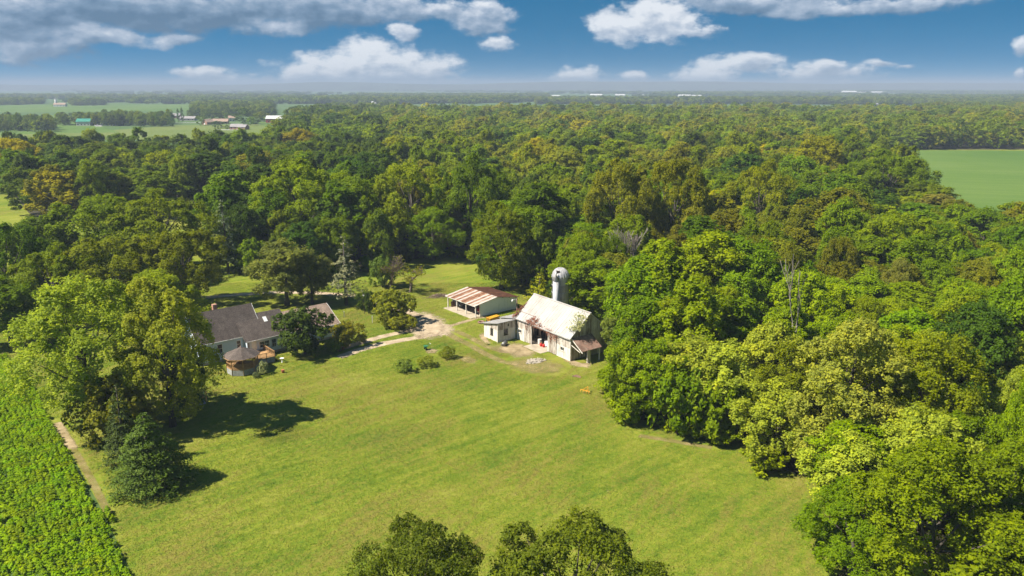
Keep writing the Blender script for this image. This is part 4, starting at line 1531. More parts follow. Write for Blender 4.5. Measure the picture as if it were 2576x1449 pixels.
    # lean-to on the gable
    lean = roof_like(r, 'lean_to_roof', [(0.15, -0.05, 4.45), (5.2, -0.05, 4.45), (5.2, -3.0, 2.6), (0.15, -3.0, 2.6)], 0.08, MATS['leanroof'])
    MB().beam((0.12, -0.03, 4.40), (0.12, -3.25, 2.38), 0.07, 0.16).build('rafter', MATS['post'], r)
    MB().beam((0.10, -0.06, 3.15), (0.10, -2.6, 2.36), 0.06, 0.14).build('brace', MATS['post'], r)
    for x in (1.9, 4.9):
        MB().box(x - 0.09, x + 0.09, -2.75, -2.57, 0, 2.72).build('lean_to_post', MATS['post'], r)
    m = board_wall(MB(), 1.9, 2.55, lambda s: 2.45, (-2.80, -2.76), 'x', -1, rng, 0.3)
    m.build('lean_to_boards', MATS['barnpanel'], r)
    # milk house lean-to: shed against the front of the gable
    x0, x1, y0, y1 = -4.7, -0.25, 16.95, 21.8

    def sz(y):
        return 3.92 - (y - y0) / (y1 - y0) * 1.05
    w = MB()
    w.add([(x0, y0, 0), (x1, y0, 0), (x1, y0, sz(y0)), (x0, y0, sz(y0)), (x0, y1, 0), (x1, y1, 0), (x1, y1, sz(y1)), (x0, y1, sz(y1))],
          [(0, 1, 2, 3), (5, 4, 7, 6), (4, 0, 3, 7), (1, 5, 6, 2)])
    w.build('milk_house_wall', MATS['barnpanel'], r)
    up = board_wall(MB(), x0 + 0.05, x1, lambda s: sz(y0) - 0.02, (y0 - 0.06, y0 - 0.005), 'x', -1, rng, 0.3, z0=2.45)
    tag(up.build('milk_house_boards', MATS['barnboard'], r), kind='stuff')
    up = board_wall(MB(), y0 - 0.05, y0 + 2.2, lambda s: sz(s) - 0.02, (x0 - 0.06, x0 - 0.005), 'y', -1, rng, 0.3, z0=2.5)
    tag(up.build('milk_house_boards', MATS['barnboard'], r), kind='stuff')
    MB().box(x0 - 0.08, x0 + 0.06, y0 - 0.08, y0 + 0.06, 0, 3.86).build('corner_board', MATS['post'], r)
    roof_sheets_x(r, [(x0 - 0.45, y0 - 0.3, 4.10), (x1 + 0.1, y0 - 0.3, 4.10), (x1 + 0.1, y1 + 0.5, 2.86), (x0 - 0.45, y1 + 0.5, 2.86)], 5, MATS['greyroof'])
    roof_sheets_x(r, [(x1 + 0.12, y0 + 0.02, 4.22), (6.6, y0 + 0.02, 4.22), (6.6, y1 + 1.3, 2.95), (x1 + 0.12, y1 + 1.3, 2.95)], 7, MATS['greyroof'])
    MB().box(6.2, 6.4, y1 + 0.7, y1 + 0.9, 0, 3.0).build('lean_to_post', MATS['post'], r)
    MB().box(0.0, 0.2, y1 + 0.7, y1 + 0.9, 0, 3.0).build('lean_to_post', MATS['post'], r)
    MB().box(0.0, 6.3, y1 + 0.62, y1 + 0.7, 0.0, 2.9).build('rear_shed_wall', MATS['barnboard'], r)
    window(r, ((x0 + x1) / 2 - 0.2, y0), (1, 0), (0, -1), 0.9, 1.25, 1.25, 0.06, (2, 3), 'darkwood')
    MB().box(-2.3, -1.95, y0 - 0.09, y0 - 0.062, 2.95, 3.5).build('vent', MATS['darkwood'], r)
    window(r, (x0, 19.0), (0, -1), (-1, 0), 0.8, 1.35, 1.1, 0.06, (2, 3), 'darkwood')
    return r


def roof_like(parent, name, quad, th, mat):
    return MB().slab(quad, th).build(name, mat, parent)


def roof_sheets_x(parent, quad, n, mat):
    a, b, c, d = [Vector(q) for q in quad]
    for i in range(n):
        s0, s1 = i / n + 0.002, (i + 1) / n - 0.002
        p = [a.lerp(b, s0), a.lerp(b, s1), d.lerp(c, s1), d.lerp(c, s0)]
        mb = MB().slab([tuple(q) for q in p], 0.05)
        up = Vector((0, 0, 0.03))
        mb.beam(p[0] + up, p[3] + up, 0.05, 0.05)
        mb.build('roof_sheet', mat, parent)


build_barn()
#@@END_BARN


# ------------------------------------------------------------------ silo
def build_silo():
    x, y, R, Ht = 10.25, 158.0, 1.78, 10.9
    r = empty('silo', (x, y, 0), 0, 'tall grey metal silo with ribbed dome cap behind the barn', 'silo')
    n = 7
    for i in range(n):
        z0, z1 = Ht * i / n, Ht * (i + 1) / n
        MB().lathe([(R, z0 + 0.02), (R, z1 - 0.10), (R + 0.035, z1 - 0.09), (R + 0.035, z1 - 0.01), (R - 0.02, z1)], 40, tint=(i * 0.37) % 1).build('silo_ring', MATS['silo'], r, True)
    prof = []
    for i in range(9):
        a = math.pi / 2 * i / 8
        prof.append(((R + 0.06) * math.cos(a) if i < 8 else 0.06, Ht + 2.05 * math.sin(a)))
    dome = MB().lathe(prof, 40).build('dome', MATS['dome'], r, True)
    for k in range(20):
        a = 2 * math.pi * k / 20
        pts = [((R + 0.09) * math.cos(math.pi / 2 * i / 6) * math.cos(a), (R + 0.09) * math.cos(math.pi / 2 * i / 6) * math.sin(a), Ht + 2.08 * math.sin(math.pi / 2 * i / 6)) for i in range(6)]
        MB().tube(pts, 0.035, 4).build('rib', MATS['silo'], dome)
    MB().box(-0.95, -0.25, -1.45, -0.75, Ht + 1.15, Ht + 1.62).build('hatch', MATS['darkwood'], dome)
    # filling chute with conical hat
    cx, cy = -1.02, -1.86
    chute = MB().lathe([(0.62, 0.0), (0.62, Ht - 0.35)], 18, (cx, cy, 0)).build('chute', MATS['silo'], r, True)
    MB().lathe([(0.70, Ht - 0.35), (0.12, Ht + 0.85), (0.14, Ht + 0.88), (0.14, Ht + 1.35), (0.05, Ht + 1.4)], 18, (cx, cy, 0)).build('chute_cap', MATS['dome'], chute, True)
    lad = MB()
    for s in (-0.2, 0.2):
        lad.beam((0.05 + s, -R - 0.12, 0), (0.05 + s, -R - 0.12, Ht), 0.04)
    for k in range(int(Ht / 0.35)):
        lad.beam((-0.15, -R - 0.12, 0.3 + k * 0.35), (0.25, -R - 0.12, 0.3 + k * 0.35), 0.03)
    lad.build('ladder', MATS['steel'], r)


build_silo()


# ------------------------------------------------------------------ vehicles
def vehicle(name, loc, rz, label, cat, paint, truck=False):
    """nose towards -x of its own frame"""
    r = empty(name, loc, rz, label, cat)
    L, W = (5.2, 1.9) if truck else (4.5, 1.78)
    zb = 0.42 if truck else 0.28
    prof = [(0.0, zb + 0.12), (0.02, zb + 0.42), (0.12, zb + 0.55), (1.25, zb + 0.66), (1.4, zb + 0.68)]
    prof += [(3.0, zb + 0.68), (L - 0.12, zb + 0.66), (L, zb + 0.6), (L, zb + 0.1)] if truck else [(3.9, zb + 0.70), (L - 0.1, zb + 0.66), (L, zb + 0.5), (L, zb + 0.12)]
    prof += [(L - 0.2, zb), (0.2, zb)]
    m = MB()
    n = len(prof)
    for (yy, s) in ((-W / 2, 0.97), (-W / 2 + 0.14, 1.0), (W / 2 - 0.14, 1.0), (W / 2, 0.97)):
        pass
    rows = [(-W / 2, 0.0), (-W / 2 + 0.10, 0.05), (W / 2 - 0.10, 0.05), (W / 2, 0.0)]
    vs = []
    for yy, b in rows:
        for (x, z) in prof:
            vs.append((x + (0.05 - b if x < L / 2 else b - 0.05), yy, z + (b if z > zb + 0.3 else 0)))
    fs = [tuple(range(n - 1, -1, -1)), tuple(3 * n + k for k in range(n))]
    for i in range(3):
        for k in range(n):
            fs.append((i * n + k, i * n + (k + 1) % n, (i + 1) * n + (k + 1) % n, (i + 1) * n + k))
    m.add(vs, fs)
    body = m.build('body', paint, r)
    c0, c1 = (1.35, 3.0) if truck else (1.35, 3.95)
    z0, z1 = zb + 0.70, zb + (1.28 if truck else 1.18)
    w0, w1 = W / 2 - 0.08, W / 2 - 0.26
    f0, f1 = 0.55, (0.12 if truck else 0.6)
    cab = MB().add([(c0, -w0, z0), (c1, -w0, z0), (c1, w0, z0), (c0, w0, z0), (c0 + f0, -w1, z1), (c1 - f1, -w1, z1), (c1 - f1, w1, z1), (c0 + f0, w1, z1)],
                   [(0, 3, 2, 1), (4, 5, 6, 7), (0, 1, 5, 4), (1, 2, 6, 5), (2, 3, 7, 6), (3, 0, 4, 7)]).build('cabin', paint, r)
    e = 0.012

    def pane(nm, q):
        MB().slab(q, 0.01).build(nm, MATS['glass'], cab)
    pane('windscreen', [(c0 + 0.05 - e, -w0 + 0.1, z0 + 0.05), (c0 + 0.05 - e, w0 - 0.1, z0 + 0.05), (c0 + f0 - 0.04 - e, w1 - 0.04, z1 - 0.04), (c0 + f0 - 0.04 - e, -w1 + 0.04, z1 - 0.04)])
    for s in (-1, 1):
        MB().add([(c0 + 0.35, s * (w0 + e), z0 + 0.05), (c1 - 0.3, s * (w0 + e), z0 + 0.05), (c1 - f1 - 0.1, s * (w1 + e), z1 - 0.06), (c0 + f0 + 0.1, s * (w1 + e), z1 - 0.06)], [(0, 1, 2, 3)]).build('side_window', MATS['glass'], cab)
        MB().box(-0.03, 0.05, s * 0.62 - 0.2, s * 0.62 + 0.2, zb + 0.32, zb + 0.47).build('headlight', MATS['white'], body)
        for x in (0.85, L - 0.95):
            wr = 0.38 if truck else 0.31
            t_ = MB().tube([(x, s * (W / 2 - 0.2), wr), (x, s * (W / 2 + 0.01), wr)], wr, 18).build('wheel', MATS['rubber'], r)
            MB().tube([(x, s * (W / 2 + 0.012), wr), (x, s * (W / 2 + 0.03), wr)], wr * 0.6, 14).build('rim', MATS['steel'], t_)
    MB().box(-0.04, 0.03, -0.38, 0.38, zb + 0.3, zb + 0.46).build('grille', MATS['rubber'], body)
    MB().box(-0.10, 0.05, -W / 2 + 0.05, W / 2 - 0.05, zb + 0.06, zb + 0.24).build('bumper', MATS['steel'], body)
    if truck:
        MB().box(3.15, L - 0.08, -W / 2 + 0.13, W / 2 - 0.13, zb + 0.74, zb + 0.76).build('bed_floor', MATS['rubber'], body)
    return r


# ------------------------------------------------------------------ pole garage
def build_garage():
    rng = random.Random(77)
    bx, by, an = -8.1, 164.2, math.radians(39)
    r = empty('pole_garage', (bx, by, 0), an, 'open fronted pole garage with rusty striped metal roof and white side', 'garage')
    Wd, D, EZ, RZ, rx = 10.85, 12.0, 2.82, 3.86, 5.9
    MB().box(-1.35, D, 0.15, Wd + 0.1, 0.0, 0.06).build('slab', MATS['concrete'], r)
    for i in range(4):
        y = Wd * i / 3
        MB().box(-0.09, 0.09, y - 0.09, y + 0.09, 0.0, EZ - 0.12).build('post', MATS['post'], r)

    def gz(x):
        return (EZ + (RZ - EZ) * x / rx if x < rx else RZ - (RZ - EZ) * (x - rx) / (D - rx)) - 0.12
    for y, s in ((-0.02, -1), (Wd + 0.02, 1)):
        m = board_wall(MB(), 1.2, D, gz, (y - 0.03, y + 0.03), 'x', s, rng, 0.5, gap=0.002)
        tag(m.build('side_siding', MATS['sidewhite'], r), kind='stuff')
    MB().box(1.08, 1.2, -0.11, 0.06, 0, 2.9).build('corner_trim', MATS['post'], r)
    m = board_wall(MB(), 0, Wd, lambda s: EZ - 0.1, (D - 0.03, D + 0.03), 'y', 1, rng, 0.5, gap=0.002)
    tag(m.build('back_siding', MATS['darkwood'], r), kind='stuff')
    for y in (Wd / 3, Wd * 2 / 3):
        for x in (4.0, 8.0):
            MB().box(x - 0.08, x + 0.08, y - 0.08, y + 0.08, 0.06, 3.3).build('inner_post', MATS['darkwood'], r)
    tints = [0.35, 0.12, 0.62, 0.15, 0.72, 0.55, 0.10, 0.62, 0.12, 0.55, 0.78, 0.62, 0.06, 0.58, 0.16, 0.34, 0.1][::-1]
    roof_sheets(r, -0.42, Wd + 0.55, 0.72, (-0.42, EZ - 0.04), (rx + 0.02, RZ + 0.02), MATS['rust'], rng, tints, rib=0.04, th=0.025)
    roof_sheets(r, -0.42, Wd + 0.55, 0.72, (D + 0.35, EZ - 0.04), (rx - 0.02, RZ + 0.02), MATS['rust'], rng, [0.95, 0.8, 0.9, 1.0, 0.85], rib=0.04, th=0.025)
    MB().beam((-0.38, -0.4, EZ - 0.15), (-0.38, Wd + 0.53, EZ - 0.15), 0.05, 0.15).build('fascia', MATS['post'], r)
    for i in range(7):
        x = i * 1.9
        MB().beam((x, -0.3, gz(x) + 0.02), (x, Wd + 0.3, gz(x) + 0.02), 0.08, 0.14).build('purlin', MATS['darkwood'], r)
    c, s = math.cos(an), math.sin(an)

    def at(x, y, z=0.06):
        return (bx + x * c - y * s, by + x * s + y * c, z)
    vehicle('parked_car', at(1.5, 9.0), an + 0.06, 'silver car parked nose out in the pole garage', 'car', MATS['silver'])
    vehicle('pickup_truck', at(1.7, 2.0), an - 0.04, 'red pickup truck parked in the pole garage behind the corner post', 'truck', MATS['red'], True)
    pw = empty('plywood_sheet', at(0.5, 10.35), an, 'brown plywood sheet leaning inside the pole garage post', 'board')
    MB().add([(0, -0.1, 0), (1.1, -0.1, 0), (1.1, -0.06, 0), (0, -0.06, 0), (0.1, 0.25, 1.25), (1.2, 0.25, 1.25), (1.2, 0.29, 1.25), (0.1, 0.29, 1.25)],
             [(0, 3, 2, 1), (4, 5, 6, 7), (0, 1, 5, 4), (1, 2, 6, 5), (2, 3, 7, 6), (3, 0, 4, 7)]).build('panel', MATS['plywood'], pw)


build_garage()


# ------------------------------------------------------------------ farmhouse
def build_house():
    rng = random.Random(12)
    A, an = (-57.5, 133.3), math.radians(41)
    r = empty('farmhouse', (*A, 0), an, 'long farmhouse, whitish siding coloured blue for shade, with grey shingle roofs under the shade trees', 'house')
    # local frame: x along the front, y to the back

    def gable_block(nm, x0, x1, y0, y1, ez, rz, ry=None, sid='siding', foundation=0.45, rear=None):
        ry = (y0 + y1) / 2 if ry is None else ry
        ez2 = ez if rear is None else rear
        m = MB()
        m.add([(x0, y0, foundation), (x1, y0, foundation), (x1, y1, foundation), (x0, y1, foundation), (x0, y0, ez), (x1, y0, ez), (x1, y1, ez2), (x0, y1, ez2), (x0, ry, rz), (x1, ry, rz)],
              [(0, 1, 5, 4), (2, 3, 7, 6), (0, 4, 8, 7, 3), (1, 2, 6, 9, 5), (4, 5, 9, 8), (6, 7, 8, 9)])
        w = m.build(nm, MATS[sid], r)
        MB().box(x0 + 0.02, x1 - 0.02, y0 + 0.02, y1 - 0.02, 0, foundation).build('foundation', MATS['block'], r)
        return w

    def roof_pair(x0, x1, y0, y1, ez, rz, ry, over, mat, oh=0.25):
        sl0 = (rz - ez) / (ry - y0)
        m = MB()
        m.slab([(x0 - oh, y0 - over, ez - over * sl0 + 0.14), (x1 + oh, y0 - over, ez - over * sl0 + 0.14), (x1 + oh, ry, rz + 0.14), (x0 - oh, ry, rz + 0.14)], 0.12)
        a = m.build('roof', mat, r)
        sl1 = (rz - ez) / (y1 - ry)
        m = MB()
        m.slab([(x0 - oh, y1 + over, ez - over * sl1 + 0.14), (x1 + oh, y1 + over, ez - over * sl1 + 0.14), (x1 + oh, ry + 0.002, rz + 0.14), (x0 - oh, ry + 0.002, rz + 0.14)], 0.12)
        m.build('roof', mat, r)
        MB().beam((x0 - oh, y0 - over - 0.03, ez - over * sl0 + 0.04), (x1 + oh, y0 - over - 0.03, ez - over * sl0 + 0.04), 0.05, 0.18).build('gutter', MATS['trim'], r)
        for xx in (x0 - oh - 0.025, x1 + oh + 0.025):
            MB().beam((xx, y0 - over, ez - over * sl0 + 0.05), (xx, ry, rz + 0.05), 0.04, 0.2).beam((xx, y1 + over, ez - over * sl1 + 0.05), (xx, ry, rz + 0.05), 0.04, 0.2).build('barge_board', MATS['trim'], r)
        return a
    gable_block('wall', 0, 12.1, 0, 9.0, 4.3, 8.8)
    roof_pair(0, 12.1, 0, 9.0, 4.3, 8.8, 4.5, 0.35, MATS['shingle'])
    # middle wing: comes forward, its slope runs up over the front slope of the tall wing
    gable_block('wall', 8.5, 17.3, -1.5, 7.5, 3.55, 7.05, 3.0)
    m = MB()
    sl = (7.05 - 3.55) / 4.5
    m.slab([(8.15, -1.9, 3.55 - 0.4 * sl + 0.16), (17.4, -1.9, 3.55 - 0.4 * sl + 0.16), (17.4, 3.0, 7.21), (8.15, 3.0, 7.21)], 0.12)
    mr = m.build('roof', MATS['shingle'], r)
    MB().slab([(12.2, 7.9, 3.4), (17.4, 7.9, 3.4), (17.4, 3.002, 7.21), (12.2, 3.002, 7.21)], 0.12).build('roof', MATS['shingle'], r)
    MB().beam((8.15, -1.93, 3.55 - 0.4 * sl + 0.06), (17.4, -1.93, 3.55 - 0.4 * sl + 0.06), 0.05, 0.18).build('gutter', MATS['trim'], r)
    MB().beam((8.12, -1.9, 3.32), (8.12, 2.4, 6.66), 0.04, 0.2).build('barge_board', MATS['shingle'], r)
    # skylight and vent pipe on the middle slope
    zs = 3.55 + (1.9 + 0.4) * sl

    def on(y):
        return 3.55 + (y + 1.5) * sl + 0.17
    MB().slab([(13.3, 1.0, on(1.0) + 0.08), (14.0, 1.0, on(1.0) + 0.08), (14.0, 1.95, on(1.95) + 0.08), (13.3, 1.95, on(1.95) + 0.08)], 0.1).build('skylight', MATS['white'], mr)
    MB().tube([(14.2, 2.5, on(2.5) - 0.1), (14.2, 2.5, on(2.5) + 0.35)], 0.06, 10).build('vent_pipe', MATS['steel'], mr)
    # low wing
    gable_block('wall', 17.3, 28.0, -1.0, 9.4, 3.0, 5.95, 4.2)
    roof_pair(17.35, 28.0, -1.0, 9.4, 3.0, 5.95, 4.2, 0.4, MATS['shingle_tan'])
    # battens on the middle and low wings
    b = MB()
    for k in range(int(8.6 / 0.4)):
        b.box(8.6 + k * 0.4, 8.63 + k * 0.4, -1.53, -1.502, 0.45, 3.4)
    b.build('battens', MATS['siding'], r)['kind'] = 'stuff'
    b = MB()
    for k in range(int(10.5 / 0.4)):
        b.box(17.4 + k * 0.4, 17.43 + k * 0.4, -1.03, -1.002, 0.45, 2.9)
    b.build('battens', MATS['siding'], r)['kind'] = 'stuff'
    l = MB()
    for k in range(24):
        z = 0.55 + k * 0.155
        l.box(0.03, 8.4, -0.022, -0.002, z, z + 0.02)
    l.build('lap_lines', MATS['siding'], r)['kind'] = 'stuff'
    MB().box(-0.06, 0.06, -0.06, 0.06, 0.45, 4.15).build('corner_board', MATS['trim'], r)
    MB().box(27.92, 28.05, -1.06, -0.95, 0.45, 2.9).build('corner_board', MATS['trim'], r)
    fr = (1, 0), (0, -1)
    window(r, (3.9, 0), *fr, 0.85, 1.65, 1.75, 0.11, (1, 2))
    window(r, (7.5, 0), *fr, 0.7, 1.35, 2.0, 0.10, (1, 2))
    window(r, (11.35, -1.5), *fr, 0.9, 1.15, 1.55, 0.12, (1, 2))
    window(r, (12.4, -1.5), *fr, 0.9, 1.15, 1.55, 0.12, (1, 2))
    window(r, (13.75, -1.5), *fr, 0.85, 1.5, 1.2, 0.08, (1, 2), 'siding')
    window(r, (26.0, -1.0), *fr, 1.1, 1.35, 1.15, 0.11, (1, 2))
    window(r, (21.0, -1.0), *fr, 1.1, 1.35, 1.15, 0.11, (1, 2))
    MB().box(9.35, 10.3, -1.58, -1.502, 1.15, 3.15).build('door', MATS['white'], r)
    MB().box(8.6, 8.9, -1.55, -1.503, 1.2, 3.0).build('shutter', MATS['fargrey'], r)
    MB().tube([(8.42, -0.1, 0.2), (8.42, -0.1, 3.9)], 0.05, 8).build('downpipe', MATS['trim'], r)
    window(r, (0, 3.0), (0, -1), (-1, 0), 0.9, 1.5, 1.6, 0.1, (1, 2))
    # brick chimney behind the tall ridge
    MB().box(5.2, 6.0, 5.2, 6.0, 7.6, 9.7).build('chimney', MATS['brick'], r)

    # ---- gazebo on its raised octagonal deck
    ca, cb = math.cos(an), math.sin(an)
    gz = empty('gazebo', (-48.8, 130.9, 0), math.radians(22.5), 'eight sided wooden gazebo with grey shingle roof beside the house', 'gazebo')
    R = 2.72
    c8 = [(R * math.cos(math.pi / 4 * k), R * math.sin(math.pi / 4 * k)) for k in range(8)]
    fl = MB()
    fl.add([(x, y, 1.12) for x, y in c8] + [(x, y, 1.22) for x, y in c8], [tuple(range(7, -1, -1)), tuple(range(8, 16))] + [(k, (k + 1) % 8, 8 + (k + 1) % 8, 8 + k) for k in range(8)])
    fl.build('floor', MATS['cedarwood'], gz)
    for k in range(8):
        p, q = Vector((*c8[k], 0)), Vector((*c8[(k + 1) % 8], 0))
        for j in range(6):
            z = 0.06 + j * 0.178
            MB().beam(p * 0.985 + Vector((0, 0, z + 0.08)), q * 0.985 + Vector((0, 0, z + 0.08)), 0.03, 0.155).build('skirt_board', MATS['skirt'], gz)
        MB().box(p.x * 0.985 - 0.055, p.x * 0.985 + 0.055, p.y * 0.985 - 0.055, p.y * 0.985 + 0.055, 0.0, 3.3).build('post', MATS['cedarwood'], gz)
        rl = MB()
        for z in (1.38, 2.16):
            rl.beam(p * 0.98 + Vector((0, 0, z)), q * 0.98 + Vector((0, 0, z)), 0.06, 0.08)
        rail = rl.build('railing', MATS['cedarwood'], gz)
        bl = MB()
        for j in range(1, 16):
            e = p.lerp(q, j / 16) * 0.98
            bl.box(e.x - 0.018, e.x + 0.018, e.y - 0.018, e.y + 0.018, 1.42, 2.12)
        tag(bl.build('balusters', MATS['cedarwood'], rail), kind='stuff')
        MB().beam(p * 0.98 + Vector((0, 0, 3.22)), q * 0.98 + Vector((0, 0, 3.22)), 0.08, 0.18).build('top_beam', MATS['cedarwood'], gz)
        p2, q2 = p * 1.2, q * 1.2
        m = MB().add([(p2.x, p2.y, 3.22), (q2.x, q2.y, 3.22), (0, 0, 4.72), (p2.x, p2.y, 3.12), (q2.x, q2.y, 3.12), (0, 0, 4.6)], [(0, 1, 2), (5, 4, 3), (0, 3, 4, 1), (1, 4, 5, 2), (0, 2, 5, 3)])
        m.build('roof_panel', MATS['shingle'], gz)
        MB().beam(p2 + Vector((0, 0, 3.16)), q2 + Vector((0, 0, 3.16)), 0.04, 0.12).build('eave_board', MATS['cedarwood'], gz)
    MB().lathe([(0.16, 4.66), (0.1, 4.82), (0.02, 4.95)], 10).build('finial', MATS['shingle_tan'], gz)
    tb = empty('garden_table', (-48.6, 131.0, 1.22), 0.3, 'small round wooden table under the gazebo roof', 'table')
    MB().lathe([(0.6, 0.68), (0.62, 0.74), (0.6, 0.76)], 18).build('table_top', MATS['cedarwood'], tb)
    for k in range(4):
        a = k * math.pi / 2
        MB().beam((0.4 * math.cos(a), 0.4 * math.sin(a), 0), (0.3 * math.cos(a), 0.3 * math.sin(a), 0.68), 0.06).build('leg', MATS['cedarwood'], tb)

    # ---- deck between the gazebo and the house
    dk = empty('deck', (*A, 0), an, 'raised wooden deck with golden railing joining gazebo and house', 'deck')
    x0, x1, y0, y1 = 8.3, 11.6, -6.6, -1.62
    n = 12
    for k in range(n):
        a = x0 + (x1 - x0) * k / n
        MB().box(a + 0.01, a + (x1 - x0) / n - 0.01, y0, y1, 1.10, 1.16).build('deck_board', MATS['cedarwood'], dk)
    for j in range(6):
        z = 0.05 + j * 0.178
        MB().box(x0, x1, y0 + 0.02, y0 + 0.05, z, z + 0.16).build('skirt_board', MATS['skirt'], dk)
        MB().box(x1 - 0.05, x1 - 0.02, y0 + 0.06, y1, z, z + 0.16).build('skirt_board', MATS['skirt'], dk)
    for (xa, ya) in ((x0, y0), ((x0 + x1) / 2, y0), (x1, y0), (x1, (y0 + y1) / 2), (x1, y1)):
        MB().box(xa - 0.05, xa + 0.05, ya - 0.05, ya + 0.05, 0.0, 2.16).build('post', MATS['cedarwood'], dk)
    for (p, q) in (((x0, y0), (x1, y0)), ((x1, y0), (x1, y1))):
        m = MB()
        for z in (1.3, 2.08):
            m.beam((*p, z), (*q, z), 0.06, 0.08)
        rail = m.build('railing', MATS['cedarwood'], dk)
        bl = MB()
        for j in range(1, 26):
            s = j / 26
            x, y = p[0] + (q[0] - p[0]) * s, p[1] + (q[1] - p[1]) * s
            bl.box(x - 0.018, x + 0.018, y - 0.018, y + 0.018, 1.34, 2.04)
        tag(bl.build('balusters', MATS['cedarwood'], rail), kind='stuff')
    for k in range(5):
        MB().box(x1 + 0.06 + k * 0.28, x1 + 0.34 + k * 0.28, -3.6, -2.4, 0.0, 1.0 - k * 0.2).build('step', MATS['skirt'], dk)


build_house()
#@@END_HOUSE

# ------------------------------------------------------------------ lanes, worn ground
WAYS = []


def path(name, pts, z, mat, w):
    WAYS.append(([G(x, y) for x, y in pts], w * 0.72))
    P = [(*G(x, y), w) for x, y in pts]
    # finer steps along the way
    Q = []
    for i in range(len(P) - 1):
        for k in range(5):
            s = k / 5
            Q.append(tuple(P[i][j] * (1 - s) + P[i + 1][j] * s for j in range(3)))
    Q.append(P[-1])
    return ribbon(name, Q, z, mat)


path('driveway', [(842, 882), (900, 864), (960, 847), (1010, 836), (1060, 824), (1105, 810)], 0.010, MATS['gravel'], 1.25)
path('driveway', [(848, 900), (905, 880), (965, 864), (1020, 854), (1070, 846), (1120, 836)], 0.010, MATS['gravel'], 1.35)
soft_patch('turning_place', gp((1030, 800), (1050, 778), (1085, 783), (1120, 800), (1145, 822), (1150, 840), (1115, 852), (1070, 858), (1035, 850), (1010, 838), (1016, 815)), 0.014, MATS['gravel'])
soft_patch('turning_place', gp((1060, 800), (1105, 800), (1128, 828), (1105, 846), (1060, 846), (1040, 825)), 0.018, MATS['gravel'])
path('lane', [(480, 752), (585, 742), (700, 735), (800, 737), (905, 746), (960, 762), (1010, 778), (1060, 798)], 0.010, MATS['gravel'], 1.7)
path('lane', [(480, 752), (585, 742), (700, 735), (800, 737), (905, 746), (960, 762), (1010, 778), (1060, 798)], 0.014, MATS['gravel'], 1.2)
path('garage_track', [(1125, 822), (1160, 812), (1200, 800), (1225, 797)], 0.010, MATS['soil2'], 1.0)
path('barn_track', [(1118, 835), (1155, 855), (1190, 872), (1225, 892), (1265, 910), (1310, 918)], 0.012, MATS['soil'], 1.3)
path('barn_track', [(1140, 828), (1185, 850), (1225, 872), (1265, 885), (1300, 885)], 0.010, MATS['soil'], 1.2)
soft_patch('yard_soil', gp((1215, 868), (1262, 858), (1305, 858), (1345, 872), (1372, 890), (1350, 905), (1300, 905), (1250, 890)), 0.016, MATS['soil2'])
soft_patch('yard_soil', gp((1250, 900), (1320, 885), (1400, 900), (1450, 915), (1440, 945), (1380, 955), (1310, 945), (1255, 930)), 0.008, MATS['soil'])
soft_patch('yard_soil', gp((1395, 895), (1440, 905), (1470, 915), (1500, 912), (1490, 930), (1440, 925)), 0.012, MATS['soil2'])
soft_patch('yard_soil', gp((1198, 838), (1215, 832), (1228, 850), (1240, 868), (1222, 868), (1205, 855)), 0.014, MATS['soil2'])
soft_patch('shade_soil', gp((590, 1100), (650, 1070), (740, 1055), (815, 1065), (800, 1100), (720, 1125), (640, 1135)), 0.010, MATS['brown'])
soft_patch('spreader_soil', gp((1060, 882), (1085, 874), (1112, 880), (1098, 891), (1072, 892)), 0.012, MATS['soil2'])
soft_patch('track_soil', gp((1140, 895), (1175, 890), (1215, 905), (1205, 922), (1160, 915)), 0.010, MATS['soil'])
path('crop_edge_soil', [(150, 1070), (166, 1095), (195, 1145), (228, 1202), (260, 1265), (275, 1295)], 0.012, MATS['soil'], 0.7)
path('crop_edge_soil', [(140, 1060), (160, 1088), (186, 1135)], 0.016, MATS['soil2'], 0.9)
path('wood_edge_soil', [(1600, 1095), (1660, 1104), (1740, 1118), (1800, 1128)], 0.012, MATS['soil'], 0.9)

# ------------------------------------------------------------------ soybean crop beside the lawn
CROP = gp((-330, 893), (18, 896), (60, 928), (96, 990), (122, 1055), (160, 1110), (205, 1190), (252, 1275), (296, 1365), (345, 1475), (330, 1540)) + [(-95, 50)]
MATS['cropsoil'] = M_plain('green_crop_soil', (0.06, 0.105, 0.018), 0.95, 0, 0.3, 0.5)  # dull green ground colour under the crop leaves
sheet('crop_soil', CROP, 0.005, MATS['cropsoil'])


def crop_patch(key, seed, S=1.5):
    rng = np.random.default_rng(seed)
    Ps, Ns, ts = [], [], []
    for row in range(2):
        for k in range(4):
            c = np.array([(row + 0.5) * S / 2 - S / 2 + rng.uniform(-.2, .2), (k + 0.5) * S / 4 - S / 2 + rng.uniform(-.2, .2), 0.40 + rng.uniform(-.05, .05)])
            m = 25
            d = unit(rng.normal(size=(m, 3)) + np.array([0, 0, .7]))
            Ps.append(c + d * np.array([0.36, 0.30, 0.42]) * rng.uniform(.6, 1.1, (m, 1)))
            Ns.append(unit(d * .5 + np.array([0, 0, .9]) + .4 * rng.normal(size=(m, 3))))
            ts.append(np.clip(rng.uniform(.1, .6) + rng.uniform(0, .4, m), 0, 1))
    P, N, ti = np.concatenate(Ps), np.concatenate(Ns), np.concatenate(ts)
    s = rng.uniform(.75, 1.3, len(P)) * 0.28
    V, T_ = leaves(P, N, s, s * 0.8, rng)
    PROTO[key] = (np_mesh(key, V, T_, MATS['leaf'], np.repeat(ti, 2)), None, 1, 1)


